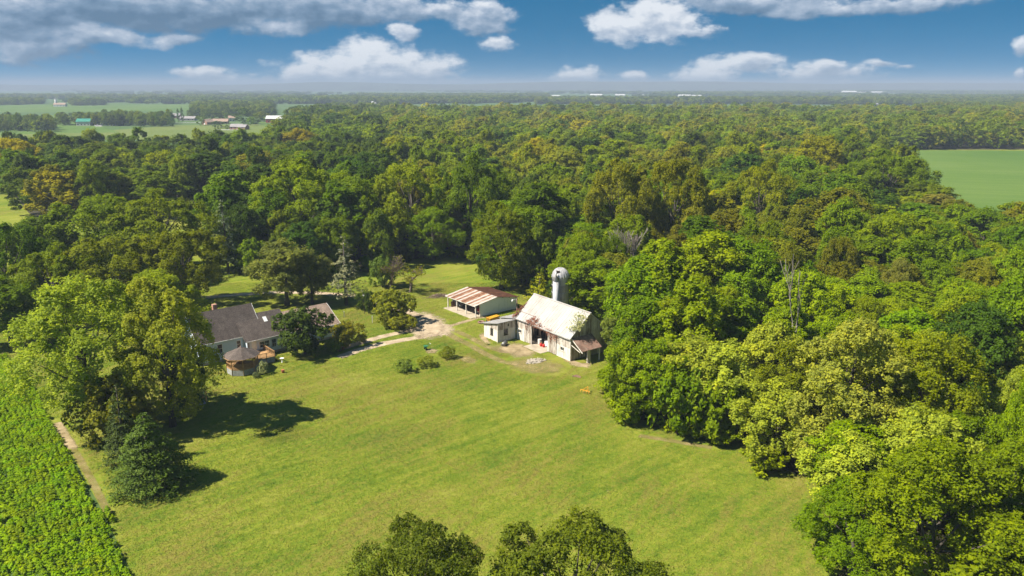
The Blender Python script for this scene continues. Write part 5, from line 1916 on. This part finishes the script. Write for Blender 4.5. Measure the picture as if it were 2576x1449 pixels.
for k in range(3):
    crop_patch('crop%d' % k, 70 + k)
ed = Vector((CROP[8][0] - CROP[6][0], CROP[8][1] - CROP[6][1])).normalized()
ang_c = math.atan2(ed.y, ed.x) - math.pi / 2
pts = []
ca, sa = math.cos(ang_c), math.sin(ang_c)
for i in range(-110, 110):
    for j in range(-110, 110):
        x, y = -55 + (i * 1.5 * ca - j * 1.5 * sa) + rs.uniform(-.25, .25), 95 + (i * 1.5 * sa + j * 1.5 * ca) + rs.uniform(-.25, .25)
        if inside((x, y), CROP) and y > 55 and x > -0.72 * y - 8:
            g = 1 + 0.12 * math.sin(x * 0.21 + y * 0.13) + rs.uniform(-.08, .08)
            pts.append((x, y, 0, 1.03, g, rs.randrange(3) + 3 * rs.choice((0, 0, 1)), ang_c + rs.choice((0, 1, 2, 3)) * math.pi / 2))
CROPC = [(0.135, 0.208, 0.026), (0.145, 0.214, 0.028)]
scatter('soybean_crop', pts, [('crop%d' % k, c) for c in CROPC for k in range(3)], 'dense knee high green soybean crop beside the lawn', 'crop')
#@@END_CROP

# ------------------------------------------------------------------ grass blades on the lawn
MATS['grass'] = M_lawn('grass_blades', True)


def grass_patch(key, seed, S=1.3, n=100):
    rng = np.random.default_rng(seed)
    P = np.stack([rng.uniform(-S / 2, S / 2, n), rng.uniform(-S / 2, S / 2, n), rng.uniform(0.02, 0.07, n)], 1)
    N = unit(np.array([0, 0, 1.0]) + 0.30 * rng.normal(size=(n, 3)))
    s = rng.uniform(0.07, 0.20, n)
    V, T_ = leaves(P, N, s, s * 0.6, rng, 0.15)
    V[:, 2] = np.maximum(V[:, 2], 0.006)
    PROTO[key] = (np_mesh(key, V, T_, MATS['grass'], np.repeat(rng.uniform(0, 1, n), 2)), None, 1, 1)


for k in range(4):
    grass_patch('turf%d' % k, 90 + k)


def on_way(x, y):
    for pl, w in WAYS:
        for i in range(len(pl) - 1):
            a, b = pl[i], pl[i + 1]
            dx, dy = b[0] - a[0], b[1] - a[1]
            s_ = max(0, min(1, ((x - a[0]) * dx + (y - a[1]) * dy) / (dx * dx + dy * dy)))
            if (a[0] + dx * s_ - x) ** 2 + (a[1] + dy * s_ - y) ** 2 < (w + 0.35) ** 2:
                return True
    return any(inside((x, y), p) for p in PATCHES)


SHELL = []
for (o_, an_, boxes) in (((10.96, 136.28), 36.4, ((-2.2, 9.4, -3, 22))), ((-8.1, 164.2), 39, (-1.6, 12.2, -.2, 11.2)), ((-57.5, 133.3), 41, (-.2, 28.2, -1.7, 9.6))):
    c_, s2 = math.cos(math.radians(an_)), math.sin(math.radians(an_))
    x0, x1, y0, y1 = boxes
    SHELL.append([(o_[0] + x * c_ - y * s2, o_[1] + x * s2 + y * c_) for x, y in ((x0, y0), (x1, y0), (x1, y1), (x0, y1))])
pts = []
y = 62.0
while y < 196:
    x = -0.7 * y
    while x < 0.34 * y + 12:
        if not inside((x, y), CROP) and not inside((x, y), FL) and not on_way(x, y) and not any(inside((x, y), b_) for b_ in SHELL):
            pts.append((x + rs.uniform(-.2, .2), y + rs.uniform(-.2, .2), 0, 1, 1, rs.randrange(4), rs.uniform(0, 6.28)))
        x += 1.2
    y += 1.2


scatter('lawn_grass', pts, [('turf%d' % k, None) for k in range(4)], 'short mown grass of the open lawn', 'grass')


# ------------------------------------------------------------------ yard things
def at_px(x, y, z=0.0):
    p = G(x, y)
    return (p[0], p[1], z)


def rock_pile():
    rng = random.Random(4)
    c = G(1346, 909)
    r = empty('rubble_pile', (*c, 0), 0.5, 'heap of pale broken stone on the grass before the barn', 'rubble')
    base = MB()
    n = 14
    ring = [(2.1 * math.cos(2 * math.pi * k / n) * rng.uniform(.8, 1.15), 1.1 * math.sin(2 * math.pi * k / n) * rng.uniform(.8, 1.15)) for k in range(n)]
    base.add([(x, y, 0) for x, y in ring] + [(x * .55, y * .55, .24 + rng.uniform(-.05, .08)) for x, y in ring] + [(0.1, 0, .36)], [(k, (k + 1) % n, n + (k + 1) % n, n + k) for k in range(n)] + [(n + k, n + (k + 1) % n, 2 * n) for k in range(n)])
    base.build('heap', MATS['rock'], r)
    shapes = []
    for q in range(4):
        m = MB()
        vs = []
        for i in range(3):
            zz = (-0.5, 0.05, 0.5)[i]
            for k in range(6):
                a = 2 * math.pi * k / 6 + rng.uniform(-.2, .2)
                rr = (0.38, 0.55, 0.3)[i] * rng.uniform(.8, 1.2)
                vs.append((rr * math.cos(a), rr * math.sin(a), zz + rng.uniform(-.1, .1)))
        fs = [tuple(range(5, -1, -1)), tuple(range(12, 18))] + [(i * 6 + k, i * 6 + (k + 1) % 6, i * 6 + 6 + (k + 1) % 6, i * 6 + 6 + k) for i in range(2) for k in range(6)]
        m.add(vs, fs)
        shapes.append(m.mesh('stone', MATS['rock']))
    for i in range(70):
        a, d = rng.uniform(0, 6.28), rng.random() ** 0.6
        x, y = 2.2 * d * math.cos(a), 1.2 * d * math.sin(a)
        o = link('stone', rng.choice(shapes), r)
        s = rng.uniform(.16, .42)
        o.location = (x, y, .30 * (1 - d) + s * 0.2)
        o.rotation_euler = (rng.uniform(0, 6), rng.uniform(0, 6), rng.uniform(0, 6))
        o.scale = (s, s * rng.uniform(.7, 1.1), s * rng.uniform(.5, .8))


rock_pile()


def brush_pile():
    rng = random.Random(8)
    r = empty('brush_pile', at_px(1105, 746), 0.3, 'low heap of cut brushwood beside the pole garage', 'brush')
    m = MB()
    for i in range(170):
        a = rng.uniform(0, 6.28)
        x, y = rng.gauss(0, 1.5), rng.gauss(0, 0.7)
        z = max(0.03, 0.75 * math.exp(-(x * x / 4 + y * y)) * rng.random())
        L = rng.uniform(.6, 1.7)
        e = (math.cos(a) * L / 2, math.sin(a) * L / 2, rng.uniform(-.05, .3))
        m.tube([(x - e[0], y - e[1], max(.02, z - e[2] / 2)), (x + e[0], y + e[1], max(.04, z + e[2]))], rng.uniform(.015, .05), 4)
    tag(m.build('cut_branches', MATS['brush'], r), kind='stuff')


brush_pile()


def drum_roller():
    r = empty('lawn_roller', at_px(1269, 869), math.radians(70), 'grey steel drum roller lying beside the small shed wall', 'roller')
    MB().tube([(-0.75, 0, 0.42), (0.75, 0, 0.42)], 0.42, 22).build('drum', MATS['steel'], r, True)
    for s in (-1, 1):
        MB().lathe([(0.1, -0.02), (0.1, 0.02)], 8).build('hub', MATS['rubber'], r).location = (s * 0.76, 0, 0.42)
        MB().beam((s * 0.82, 0, 0.42), (s * 0.82, 1.0, 0.55), 0.05).build('frame_arm', MATS['steel'], r)
    MB().beam((-0.84, 1.0, 0.55), (0.84, 1.0, 0.55), 0.05).build('frame_bar', MATS['steel'], r)


drum_roller()


def light_pole():
    r = empty('lamp_pole', (1.05, 162.0, 0), math.radians(200), 'wooden pole with white yard lamp between barn and pole garage', 'lamp')
    MB().tube([(0, 0, 0), (0, 0, 5.0)], [0.15, 0.11], 10).build('pole', MATS['brush'], r, True)
    a = MB().tube([(0, 0, 4.75), (0.45, 0, 4.95), (0.95, 0, 4.9)], 0.035, 8).build('arm', MATS['white'], r)
    h = MB().lathe([(0.08, 0.1), (0.16, 0.02), (0.24, -0.2), (0.22, -0.22)], 14, (1.0, 0, 4.85)).build('lamp_head', MATS['white'], r, True)
    MB().lathe([(0.17, -0.42), (0.21, -0.3), (0.2, -0.22)], 14, (1.0, 0, 4.85)).build('lamp_globe', MATS['white'], h, True)


light_pole()


def yard_lamp(x, y, h, label):
    r = empty('lamp_post', at_px(x, y), 0, label, 'lamp')
    MB().tube([(0, 0, 0), (0, 0, h)], 0.05, 8).build('post', MATS['rubber'], r)
    l = MB().lathe([(0.1, 0), (0.16, 0.06), (0.18, 0.34), (0.1, 0.42)], 8, (0, 0, h)).build('lantern', MATS['white'], r)
    MB().lathe([(0.22, 0.42), (0.03, 0.6)], 8, (0, 0, h)).build('lantern_roof', MATS['rubber'], l)


yard_lamp(917, 790, 4.2, 'dark lamp post with white lantern beside the gravel lane')
for i, (x, y, h) in enumerate(((937, 812, 1.5), (866, 797, 1.2), (975, 806, 1.4))):
    r = empty('fence_post', at_px(x, y), 0.2 * i, ('pale wooden post on the grass by the low olive shrub', 'thin wooden post in the shade of the blue spruce', 'wooden stake under the weeping tree')[i], 'post')
    MB().box(-.07, .07, -.07, .07, 0, h).build('shaft', MATS['post'], r)
    MB().box(-.09, .09, -.09, .09, h, h + .05).build('cap', MATS['post'], r)


def spreader():
    r = empty('seed_spreader', at_px(1071, 880), math.radians(30), 'green push spreader with upright handle standing on the lawn', 'spreader')
    MB().lathe([(0.16, 0.35), (0.42, 0.78), (0.45, 0.82), (0.40, 0.82)], 14).build('hopper', MATS['green'], r)
    for s in (-1, 1):
        w = MB().tube([(0, s * 0.36, 0.22), (0, s * 0.46, 0.22)], 0.22, 14).build('wheel', MATS['rubber'], r)
        MB().beam((-.1, s * .2, .4), (1.0, s * .26, 1.15), 0.05).build('handle_bar', MATS['green'], r)
    MB().beam((1.0, -.28, 1.15), (1.0, .28, 1.15), 0.06).build('grip', MATS['white'], r)
    MB().beam((0, -.36, .22), (0, .36, .22), 0.05).build('axle', MATS['steel'], r)


spreader()


def wagon():
    """yellow tipping machine half hidden behind the small shed"""
    r = empty('yellow_loader', (-3.9, 159.8, 0), math.radians(38), 'yellow farm machine parked behind the small shed roof', 'machine')
    MB().box(-1.5, 1.5, -0.65, 0.65, 0.55, 0.75).build('chassis', MATS['steel'], r)
    MB().add([(-1.4, -.6, .75), (1.2, -.6, .75), (1.2, .6, .75), (-1.4, .6, .75), (-1.6, -.7, 1.55), (1.1, -.62, 1.75), (1.1, .62, 1.75), (-1.6, .7, 1.55)],
             [(0, 3, 2, 1), (4, 5, 6, 7), (0, 1, 5, 4), (1, 2, 6, 5), (2, 3, 7, 6), (3, 0, 4, 7)]).build('hood', MATS['yellow'], r)
    MB().tube([(-1.75, -.5, 1.0), (-1.95, -.5, 1.7), (-1.75, .5, 1.7), (-1.75, .5, 1.0)], 0.06, 6).build('guard', MATS['yellow'], r)
    for x in (-1.0, 1.0):
        for s in (-1, 1):
            w = MB().tube([(x, s * .66, .5), (x, s * .95, .5)], 0.5, 18).build('wheel', MATS['rubber'], r)
            MB().tube([(x, s * .955, .5), (x, s * .98, .5)], 0.26, 12).build('rim', MATS['yellow'], w)
    t_ = empty('loose_tyre', (-6.7, 160.3, 0), 0, 'old tyre lying on the grass behind the small shed', 'tyre')
    prof = [(0.62 + 0.2 * math.cos(a), 0.2 + 0.2 * math.sin(a)) for a in [2 * math.pi * k / 10 for k in range(11)]]
    m = MB()
    n = 22
    vs, fs = [], []
    for (rr, z) in prof[:-1]:
        for k in range(n):
            a = 2 * math.pi * k / n
            vs.append((rr * math.cos(a), rr * math.sin(a), z))
    for i in range(10):
        for k in range(n):
            fs.append((i * n + k, i * n + (k + 1) % n, ((i + 1) % 10) * n + (k + 1) % n, ((i + 1) % 10) * n + k))
    m.add(vs, fs)
    m.build('tyre_ring', MATS['leanroof'], t_, True)
    MB().lathe([(0.44, 0.02), (0.44, 0.05)], 16).build('inner_disc', MATS['rubber'], t_)
    # a second faded red wheel farther along
    r2 = empty('cart_wheel', (-1.2, 162.4, 0), math.radians(60), 'faded red implement wheel standing behind the shed', 'wheel')
    MB().tube([(0, -.12, .55), (0, .12, .55)], .55, 18).build('tyre', MATS['leanroof'], r2)
    MB().tube([(0, -.14, .55), (0, .14, .55)], .2, 12).build('hub', MATS['red'], r2)


wagon()


def implement():
    r = empty('yellow_implement', at_px(1472, 990), math.radians(-35), 'small yellow field implement at the edge of the wood', 'implement')
    MB().beam((-0.9, 0, .55), (0.9, 0, .55), 0.12).build('tool_bar', MATS['yellow'], r)
    MB().beam((0, 0, .55), (0, 1.1, .35), 0.1).build('drawbar', MATS['yellow'], r)
    MB().beam((-.5, 0, .55), (0, .9, .95), 0.07).beam((.5, 0, .55), (0, .9, .95), 0.07).build('mast', MATS['yellow'], r)
    for x in (-.8, -.3, .3, .8):
        MB().tube([(x, -.02, .55), (x, -.28, .3), (x, -.1, .03)], [0.045, 0.04, 0.03], 6).build('tine', MATS['yellow'], r)
    r = empty('timber_heap', at_px(1452, 948), math.radians(-30), 'few rusty timbers dropped in the grass beside the barn wood', 'timber')
    for k in range(4):
        MB().beam((-0.9 + .1 * k, -.3 + .22 * k, .08 + .05 * (k % 2)), (0.9 - .15 * k, -.2 + .15 * k, .08 + .05 * (k % 2)), .12, .1).build('timber', MATS['plywood'], r)


implement()


# things in the barn doorway
def barn_pt(x, y, z=0.07):
    a = math.radians(36.4)
    return (10.96 + x * math.cos(a) - y * math.sin(a), 136.28 + x * math.sin(a) + y * math.cos(a), z)


AB = math.radians(36.4)
for i, (x, y) in enumerate(((0.75, 9.75), (0.85, 9.05))):
    r = empty('fuel_can', barn_pt(x, y), AB + i * 0.4, 'red fuel can standing in the open barn doorway', 'can', 'fuel cans in the barn doorway')
    MB().lathe([(0.26, 0), (0.28, 0.06), (0.28, 0.5), (0.2, 0.6), (0.07, 0.62)], 16).build('tank', MATS['red'], r, True)
    MB().tube([(0, 0, .6), (.1, 0, .72), (.2, 0, .78)], .04, 8).build('spout', MATS['yellow'], r)
    MB().tube([(-.18, 0, .58), (-.12, 0, .72), (.02, 0, .66)], .025, 6).build('handle', MATS['red'], r)
r = empty('chest_freezer', barn_pt(1.9, 8.6), AB, 'white chest freezer inside the open barn doorway', 'freezer')
MB().box(-.4, .4, -1.0, 1.0, 0.05, .86).build('cabinet', MATS['white'], r)
MB().box(-.43, .43, -1.02, 1.02, .865, .95).build('lid', MATS['white'], r)
r = empty('water_tank', barn_pt(1.3, 10.9), AB, 'pale round drum at the side of the barn doorway', 'drum')
MB().lathe([(.36, 0), (.38, .1), (.38, .9), (.36, 1.0)], 18).build('barrel', MATS['barnpanel'], r, True)
MB().lathe([(.4, 1.0), (.4, 1.05)], 18).build('lid', MATS['post'], r)
r = empty('tarpaulin', barn_pt(0.55, 7.0), AB, 'blue tarpaulin bundle hanging at the barn doorway side', 'tarpaulin')
m = MB()
vs, fs = [], []
for i in range(8):
    z = 0.1 + i * 0.28
    for k in range(10):
        a = 2 * math.pi * k / 10
        rr = (0.24 - 0.012 * i) * (1 + .25 * math.sin(3 * a + i))
        vs.append((rr * math.cos(a), rr * math.sin(a) * .8, z))
for i in range(7):
    for k in range(10):
        fs.append((i * 10 + k, i * 10 + (k + 1) % 10, (i + 1) * 10 + (k + 1) % 10, (i + 1) * 10 + k))
m.add(vs, fs)
m.build('folds', MATS['blue'], r, True)
MB().beam((0, 0, 2.0), (0, 0, 2.5), .03).build('cord', MATS['white'], r)
ap = MB().box(-2.0, 0.02, 6.5, 11.9, 0.0, 0.07).build('doorway_apron', MATS['concrete'])
ap.location = barn_pt(0, 0, 0)
ap.rotation_euler = (0, 0, AB)
tag(ap, kind='structure')


# creepers on the barn
def creeper(name, spots, colour, mat, label, n, leaf, spread):
    rng = np.random.default_rng(n)
    r = empty(name, barn_pt(0, 0, 0), AB, label, 'creeper')
    Ps = []
    st = MB()
    for (x, y, z, sx, sy, sz, k) in spots:
        d = rng.normal(size=(int(n * k), 3)) * np.array([sx, sy, sz])
        Ps.append(np.array([x, y, z]) + d)
        st.tube([(x, y, max(0.1, z - 2.0)), (x, y + .1, z)], .03, 5)
    P = np.concatenate(Ps)
    # keep every leaf outside wall and roof
    zr = 4.75 - 0.3 + np.clip(P[:, 0] + 0.45, 0, 5.05) * (4.15 / 5.05) + 0.12
    onroof = P[:, 0] > -0.45
    P[:, 2] = np.where(onroof & (P[:, 2] > 4.2), np.maximum(P[:, 2], zr), P[:, 2])
    low = P[:, 2] <= 4.2
    P[:, 0] = np.where(low & (P[:, 0] > -0.2), -0.2 - 0.1 * rng.random(len(P)), P[:, 0])
    N = unit(rng.normal(size=(len(P), 3)) * .7 + np.array([-.5, 0, .8]))
    s = rng.uniform(.7, 1.3, len(P)) * leaf
    V, T_ = leaves(P, N, s, s * .7, rng)
    c = link('leaves', np_mesh('creeper_leaves', V, T_, mat, np.repeat(rng.uniform(0, 1, len(P)), 2)), r)
    c.color = (*colour, 1)
    st.build('stem', MATS['brush'], r)


creeper('dead_creeper', [(-.3, 12.2, 4.75, .35, .5, .18, 1), (.35, 11.9, 5.3, .3, .3, .1, .7), (.2, 10.7, 5.15, .35, .25, .1, .7), (-.45, 10.6, 4.4, .1, .9, .25, .9), (-.4, 8.6, 4.3, .12, .8, .12, .5), (.0, 9.2, 4.9, .2, .25, .1, .25),
                         (-.35, 6.3, 4.05, .12, .5, .3, .7), (-.3, 4.4, 3.7, .1, .7, .35, .8), (-.3, 5.6, 3.2, .08, .2, .6, .35), (-.2, 13.4, 3.6, .05, .2, .6, .25)], (0.2, 0.09, 0.05), MATS['deadleaf'], 'brown dead creeper along the barn eave above the doorway', 150, .2, 1)
creeper('gable_creeper', [(.2, 16.95, 5.2, .5, .18, .2, 1), (1.1, 17.0, 6.0, .6, .15, .2, .8), (-.3, 17.1, 4.6, .3, .2, .3, .8), (1.9, 17.0, 6.6, .5, .12, .2, .4)], (0.2, 0.09, 0.05), MATS['deadleaf'], 'brown dead creeper up the barn gable edge above the small shed', 130, .2, 1)
creeper('pale_creeper', [(1.2, .3, 6.3, .7, .5, .2, 1), (2.2, .6, 7.1, .7, .6, .2, 1), (3.2, 1.0, 8.0, .6, .8, .2, .8), (1.6, -.4, 6.2, .6, .3, .4, .8)], (0.24, 0.25, 0.15), MATS['leaf'], 'pale silvery creeper spilling over the end of the barn roof', 130, .3, 1)

# by the house
r = empty('bird_bath', at_px(710, 912), 0, 'white bird bath on the shaded lawn by the deck', 'bird bath')
MB().lathe([(.2, 0), (.12, .1), (.09, .6), (.14, .7)], 14).build('pedestal', MATS['white'], r, True)
MB().lathe([(.1, .7), (.38, .82), (.4, .88), (.34, .86), (.05, .8)], 18).build('bowl', MATS['white'], r, True)
r = empty('garden_urn', at_px(712, 938), 0, 'terracotta urn on the shaded lawn near the bird bath', 'urn')
MB().lathe([(.14, 0), (.2, .08), (.3, .35), (.26, .55), (.3, .6), (.24, .58)], 14).build('pot', MATS['terracotta'], r, True)
MB().lathe([(.22, .5), (.1, .56)], 12).build('earth', MATS['darkwood'], r)
for i, (x, y) in enumerate(((850, 884), (862, 880))):
    r = empty('flower_pot', at_px(x, y), 0, 'orange terracotta pot at the foot of the yellow green bush', 'pot', 'pots by the yellow green bush')
    MB().lathe([(.16, 0), (.24, .32), (.27, .34), (.27, .4), (.22, .38)], 14).build('pot', MATS['terracotta'], r, True)
    MB().lathe([(.2, .36), (.22, .45), (.08, .56)], 9).build('plant', MATS['deadleaf'], r)
r = empty('garden_swing', at_px(505, 1008), math.radians(20), 'small wooden frame swing under the pale trees near the house', 'swing')
for s in (-1, 1):
    MB().beam((s * .9, -.7, 0), (s * .9, 0, 2.0), .09).build('leg', MATS['cedarwood'], r)
    MB().beam((s * .9, .7, 0), (s * .9, 0, 2.0), .09).build('leg', MATS['cedarwood'], r)
MB().beam((-1.0, 0, 2.0), (1.0, 0, 2.0), .1).build('top_beam', MATS['cedarwood'], r)
st = MB().box(-.6, .6, -.25, .25, .5, .56).build('seat', MATS['yellow'], r)
MB().box(-.6, .6, .2, .26, .56, 1.0).build('backrest', MATS['cedarwood'], r)
for s in (-1, 1):
    MB().beam((s * .58, 0, .56), (s * .58, 0, 2.0), .02).build('rope', MATS['white'], r)
r = empty('planter_bed', at_px(490, 1018), math.radians(38), 'low timber edged planting bed beside the wooden swing', 'planter')
for (a, b) in (((-1.5, -.7), (1.5, -.7)), ((1.5, -.7), (1.5, .7)), ((1.5, .7), (-1.5, .7)), ((-1.5, .7), (-1.5, -.7))):
    MB().beam((*a, .12), (*b, .12), .1, .24).build('edge_board', MATS['skirt'], r)
MB().box(-1.44, 1.44, -.64, .64, 0, .14).build('earth', MATS['darkwood'], r)
#@@END_YARD


# ------------------------------------------------------------------ far buildings
def far_house(name, px, py, L, W, ez, rz, rot, wall, roof, label, cat='house', windows=3, door=True, chimney=False, wing=None):
    r = empty(name, at_px(px, py), math.radians(rot), label, cat)

    def block(x0, x1, y0, y1, e, g):
        my = (y0 + y1) / 2
        MB().add([(x0, y0, 0), (x1, y0, 0), (x1, y1, 0), (x0, y1, 0), (x0, y0, e), (x1, y0, e), (x1, y1, e), (x0, y1, e), (x0, my, g), (x1, my, g)],
                 [(0, 1, 5, 4), (2, 3, 7, 6), (0, 4, 8, 7, 3), (1, 2, 6, 9, 5), (4, 5, 9, 8), (6, 7, 8, 9)]).build('wall', MATS[wall], r)
        o = 0.5
        s = (g - e) / (my - y0)
        m = MB().slab([(x0 - o, y0 - o, e - o * s + .15), (x1 + o, y0 - o, e - o * s + .15), (x1 + o, my, g + .15), (x0 - o, my, g + .15)], .13)
        m.slab([(x0 - o, y1 + o, e - o * s + .15), (x1 + o, y1 + o, e - o * s + .15), (x1 + o, my, g + .15), (x0 - o, my, g + .15)], .13)
        return m.build('roof', MATS[roof], r)
    rf = block(-L / 2, L / 2, -W / 2, W / 2, ez, rz)
    for k in range(windows):
        x = -L / 2 + L * (k + .5) / windows
        MB().box(x - .8, x + .8, -W / 2 - .06, -W / 2 - .01, 1.0, min(ez - .3, 2.4)).build('window', MATS['glass'], r)
    if door:
        MB().box(-L / 2 - .06, -L / 2 - .01, -.9, .9, .05, 2.3).build('door', MATS['trim' if wall != 'farwhite' else 'fargrey'], r)
    if chimney:
        MB().box(L * .2, L * .2 + .8, -.4, .4, rz - .5, rz + 1).build('chimney', MATS['brick'], rf)
    if wing:
        block(*wing)
    return r


far_house('green_roofed_barn', 214, 316, 17, 11, 5.5, 9.0, 6, 'farwhite', 'fargreen', 'white barn with green metal roof far beyond the wood', 'barn', 4)
far_house('green_roofed_shed', 284, 315, 26, 10, 3.5, 5.5, 4, 'farwhite', 'fargreen', 'long low shed with green roof beside the far white barn', 'shed', 4)
far_house('brick_house', 597, 325, 15, 9, 3.2, 6.2, -12, 'brick', 'fargrey', 'brick house with grey roof alone in the pale mown field', 'house', 3, wing=(5.5, 15, -8, 2, 3.0, 5.8))
far_house('brick_house', 524, 313, 12, 10, 3.5, 7, 60, 'brick', 'fartan', 'far brick house, gable to the field, among round trees', 'house', 2, True, True)
far_house('brick_house', 556, 311, 20, 10, 3.2, 6.6, 10, 'brick', 'fartan', 'long far brick house beside the gabled one', 'house', 4, True, True)
far_house('cream_house', 584, 305, 9, 9, 5, 8, 20, 'farwhite', 'fartan', 'small cream house half behind a dark tree', 'house', 2)
far_house('grey_house', 437, 297, 22, 11, 4, 7.5, 5, 'brick', 'fargrey', 'wide grey roofed house beyond the tree row', 'house', 4)
far_house('grey_house', 474, 303, 24, 10, 3.2, 6.2, -5, 'fargrey', 'fargrey', 'long low grey house by the far lane', 'house', 4)
far_house('red_barn', 706, 308, 38, 14, 5.5, 9.5, 2, 'farred', 'farwhite', 'long red barn with white roof beyond the wood', 'barn', 5)
far_house('red_barn', 728, 309, 18, 11, 4.5, 7.5, 4, 'farred', 'farwhite', 'short red shed with white roof beside the long red barn', 'barn', 3)
far_house('white_shed', 712, 314, 13, 8, 4, 6, 8, 'farwhite', 'farwhite', 'small white shed in front of the long red barn', 'shed', 3)
far_house('white_shed', 741, 313, 8, 6, 3, 4.5, 0, 'farwhite', 'farwhite', 'tiny white hut beside the far red shed', 'shed', 2)
far_house('white_house', 275, 293, 12, 8, 3.5, 6.5, 15, 'farwhite', 'fartan', 'tan roofed house behind the row of small trees', 'house', 3)
far_house('white_farm', 152, 268, 30, 10, 5, 9, 0, 'farwhite', 'fartan', 'far white farm building at a hazy field edge', 'barn', 4)
for (x, y, L, lb) in ((880, 258, 18, 'pale far house at the edge of the hazy belt'), (925, 259, 16, 'second pale far house along the hazy belt'), (1172, 240, 22, 'tiny white far house in the horizon trees'),
                      (1500, 243, 60, 'long white far shed on the horizon belt'), (1560, 242, 50, 'white far shed next along the horizon belt'), (1612, 242, 40, 'third white far shed of the horizon belt'), (1650, 242, 45, 'last white far shed of the horizon belt'),
                      (1722, 245, 60, 'big white far barn before the dark woodlot'), (1752, 244, 46, 'lower white far barn before the dark woodlot'), (1890, 240, 50, 'white far barn under the long dark woodlot'),
                      (2135, 236, 95, 'broad white far barn alone in the pale horizon field'), (2168, 236, 60, 'small white far shed beside the broad barn'), (2205, 236, 75, 'long white far shed beside the broad barn'), (2198, 266, 20, 'grey far roof among the right hand woods'), (1398, 244, 40, 'white far house in the horizon trees before the hills')):
    s = L / 18
    far_house('far_barn', x, y, L, 10 * max(1, s * .6), 4 * max(1, s * .55), 7 * max(1, s * .55), (x * 7) % 30 - 15, 'farwhite', 'farwhite' if y < 250 else 'fargrey', lb.replace('right hand ', 'hazy '), 'barn', 2, False)
for (x, y, h, rr, lb) in ((939, 279, 17, 3.4, 'white far silo, the thicker of two, above the wood'), (945, 279, 15, 3.0, 'white far silo, the thinner of two, above the wood'), (142, 267, 16, 3.0, 'white far silo at the hazy field edge')):
    r = empty('far_silo', at_px(x, y), 0, lb, 'silo')
    MB().lathe([(rr, 0), (rr, h)], 16).build('wall', MATS['farwhite'], r, True)
    MB().lathe([(rr, h), (rr * .75, h + rr * .6), (.1, h + rr * .9)], 16).build('dome', MATS['farwhite'], r, True)
MATS['road'] = M_plain('far_road_surface', (0.40, 0.40, 0.39), 0.9, 0, 0.08, 0.05)
for nm, pl in (('road', ((150, 291), (190, 297), (222, 306), (250, 318))), ('road', ((250, 312), (290, 308), (330, 306))), ('road', ((420, 310), (470, 309), (530, 307))), ('farm_lane', ((540, 326), (580, 327), (600, 327)))):
    P = [G(*q) for q in pl]
    L, Rr = [], []
    for i, p in enumerate(P):
        a, b = P[max(0, i - 1)], P[min(len(P) - 1, i + 1)]
        d = Vector((b[0] - a[0], b[1] - a[1])).normalized()
        L.append((p[0] - d.y * 4, p[1] + d.x * 4))
        Rr.append((p[0] + d.y * 4, p[1] - d.x * 4))
    sheet(nm, L + Rr[::-1], 0.12, MATS['road'])
for (x, y, h, w, c) in ((232, 300, 9, 30, DARK), (250, 301, 10, 26, DARK), (262, 302, 9, 22, MID), (178, 296, 8, 14, DARK), (196, 297, 9, 14, DARK), (212, 297, 9, 15, DARK), (613, 312, 22, 54, DARK), (645, 312, 15, 40, FRESH), (632, 316, 12, 26, FRESH), (506, 316, 13, 24, MID),
                        (548, 322, 9, 30, DARK), (572, 326, 6, 16, DARK), (450, 308, 20, 9, DARK), (460, 308, 22, 9, DARK), (430, 318, 12, 22, MID), (690, 317, 9, 20, DARK), (662, 306, 15, 40, OLIVE), (545, 305, 15, 40, DARK), (520, 302, 14, 24, MID), (575, 303, 12, 26, MID), (300, 306, 17, 30, DARK), (480, 296, 14, 24, MID)):
    xx, yy = G(x, y)
    tree('far%d' % (1 + x % 5), (xx, yy), h, w / F * yy, c, 'round field tree near the distant houses', 'field trees near the distant houses', name='field_tree')
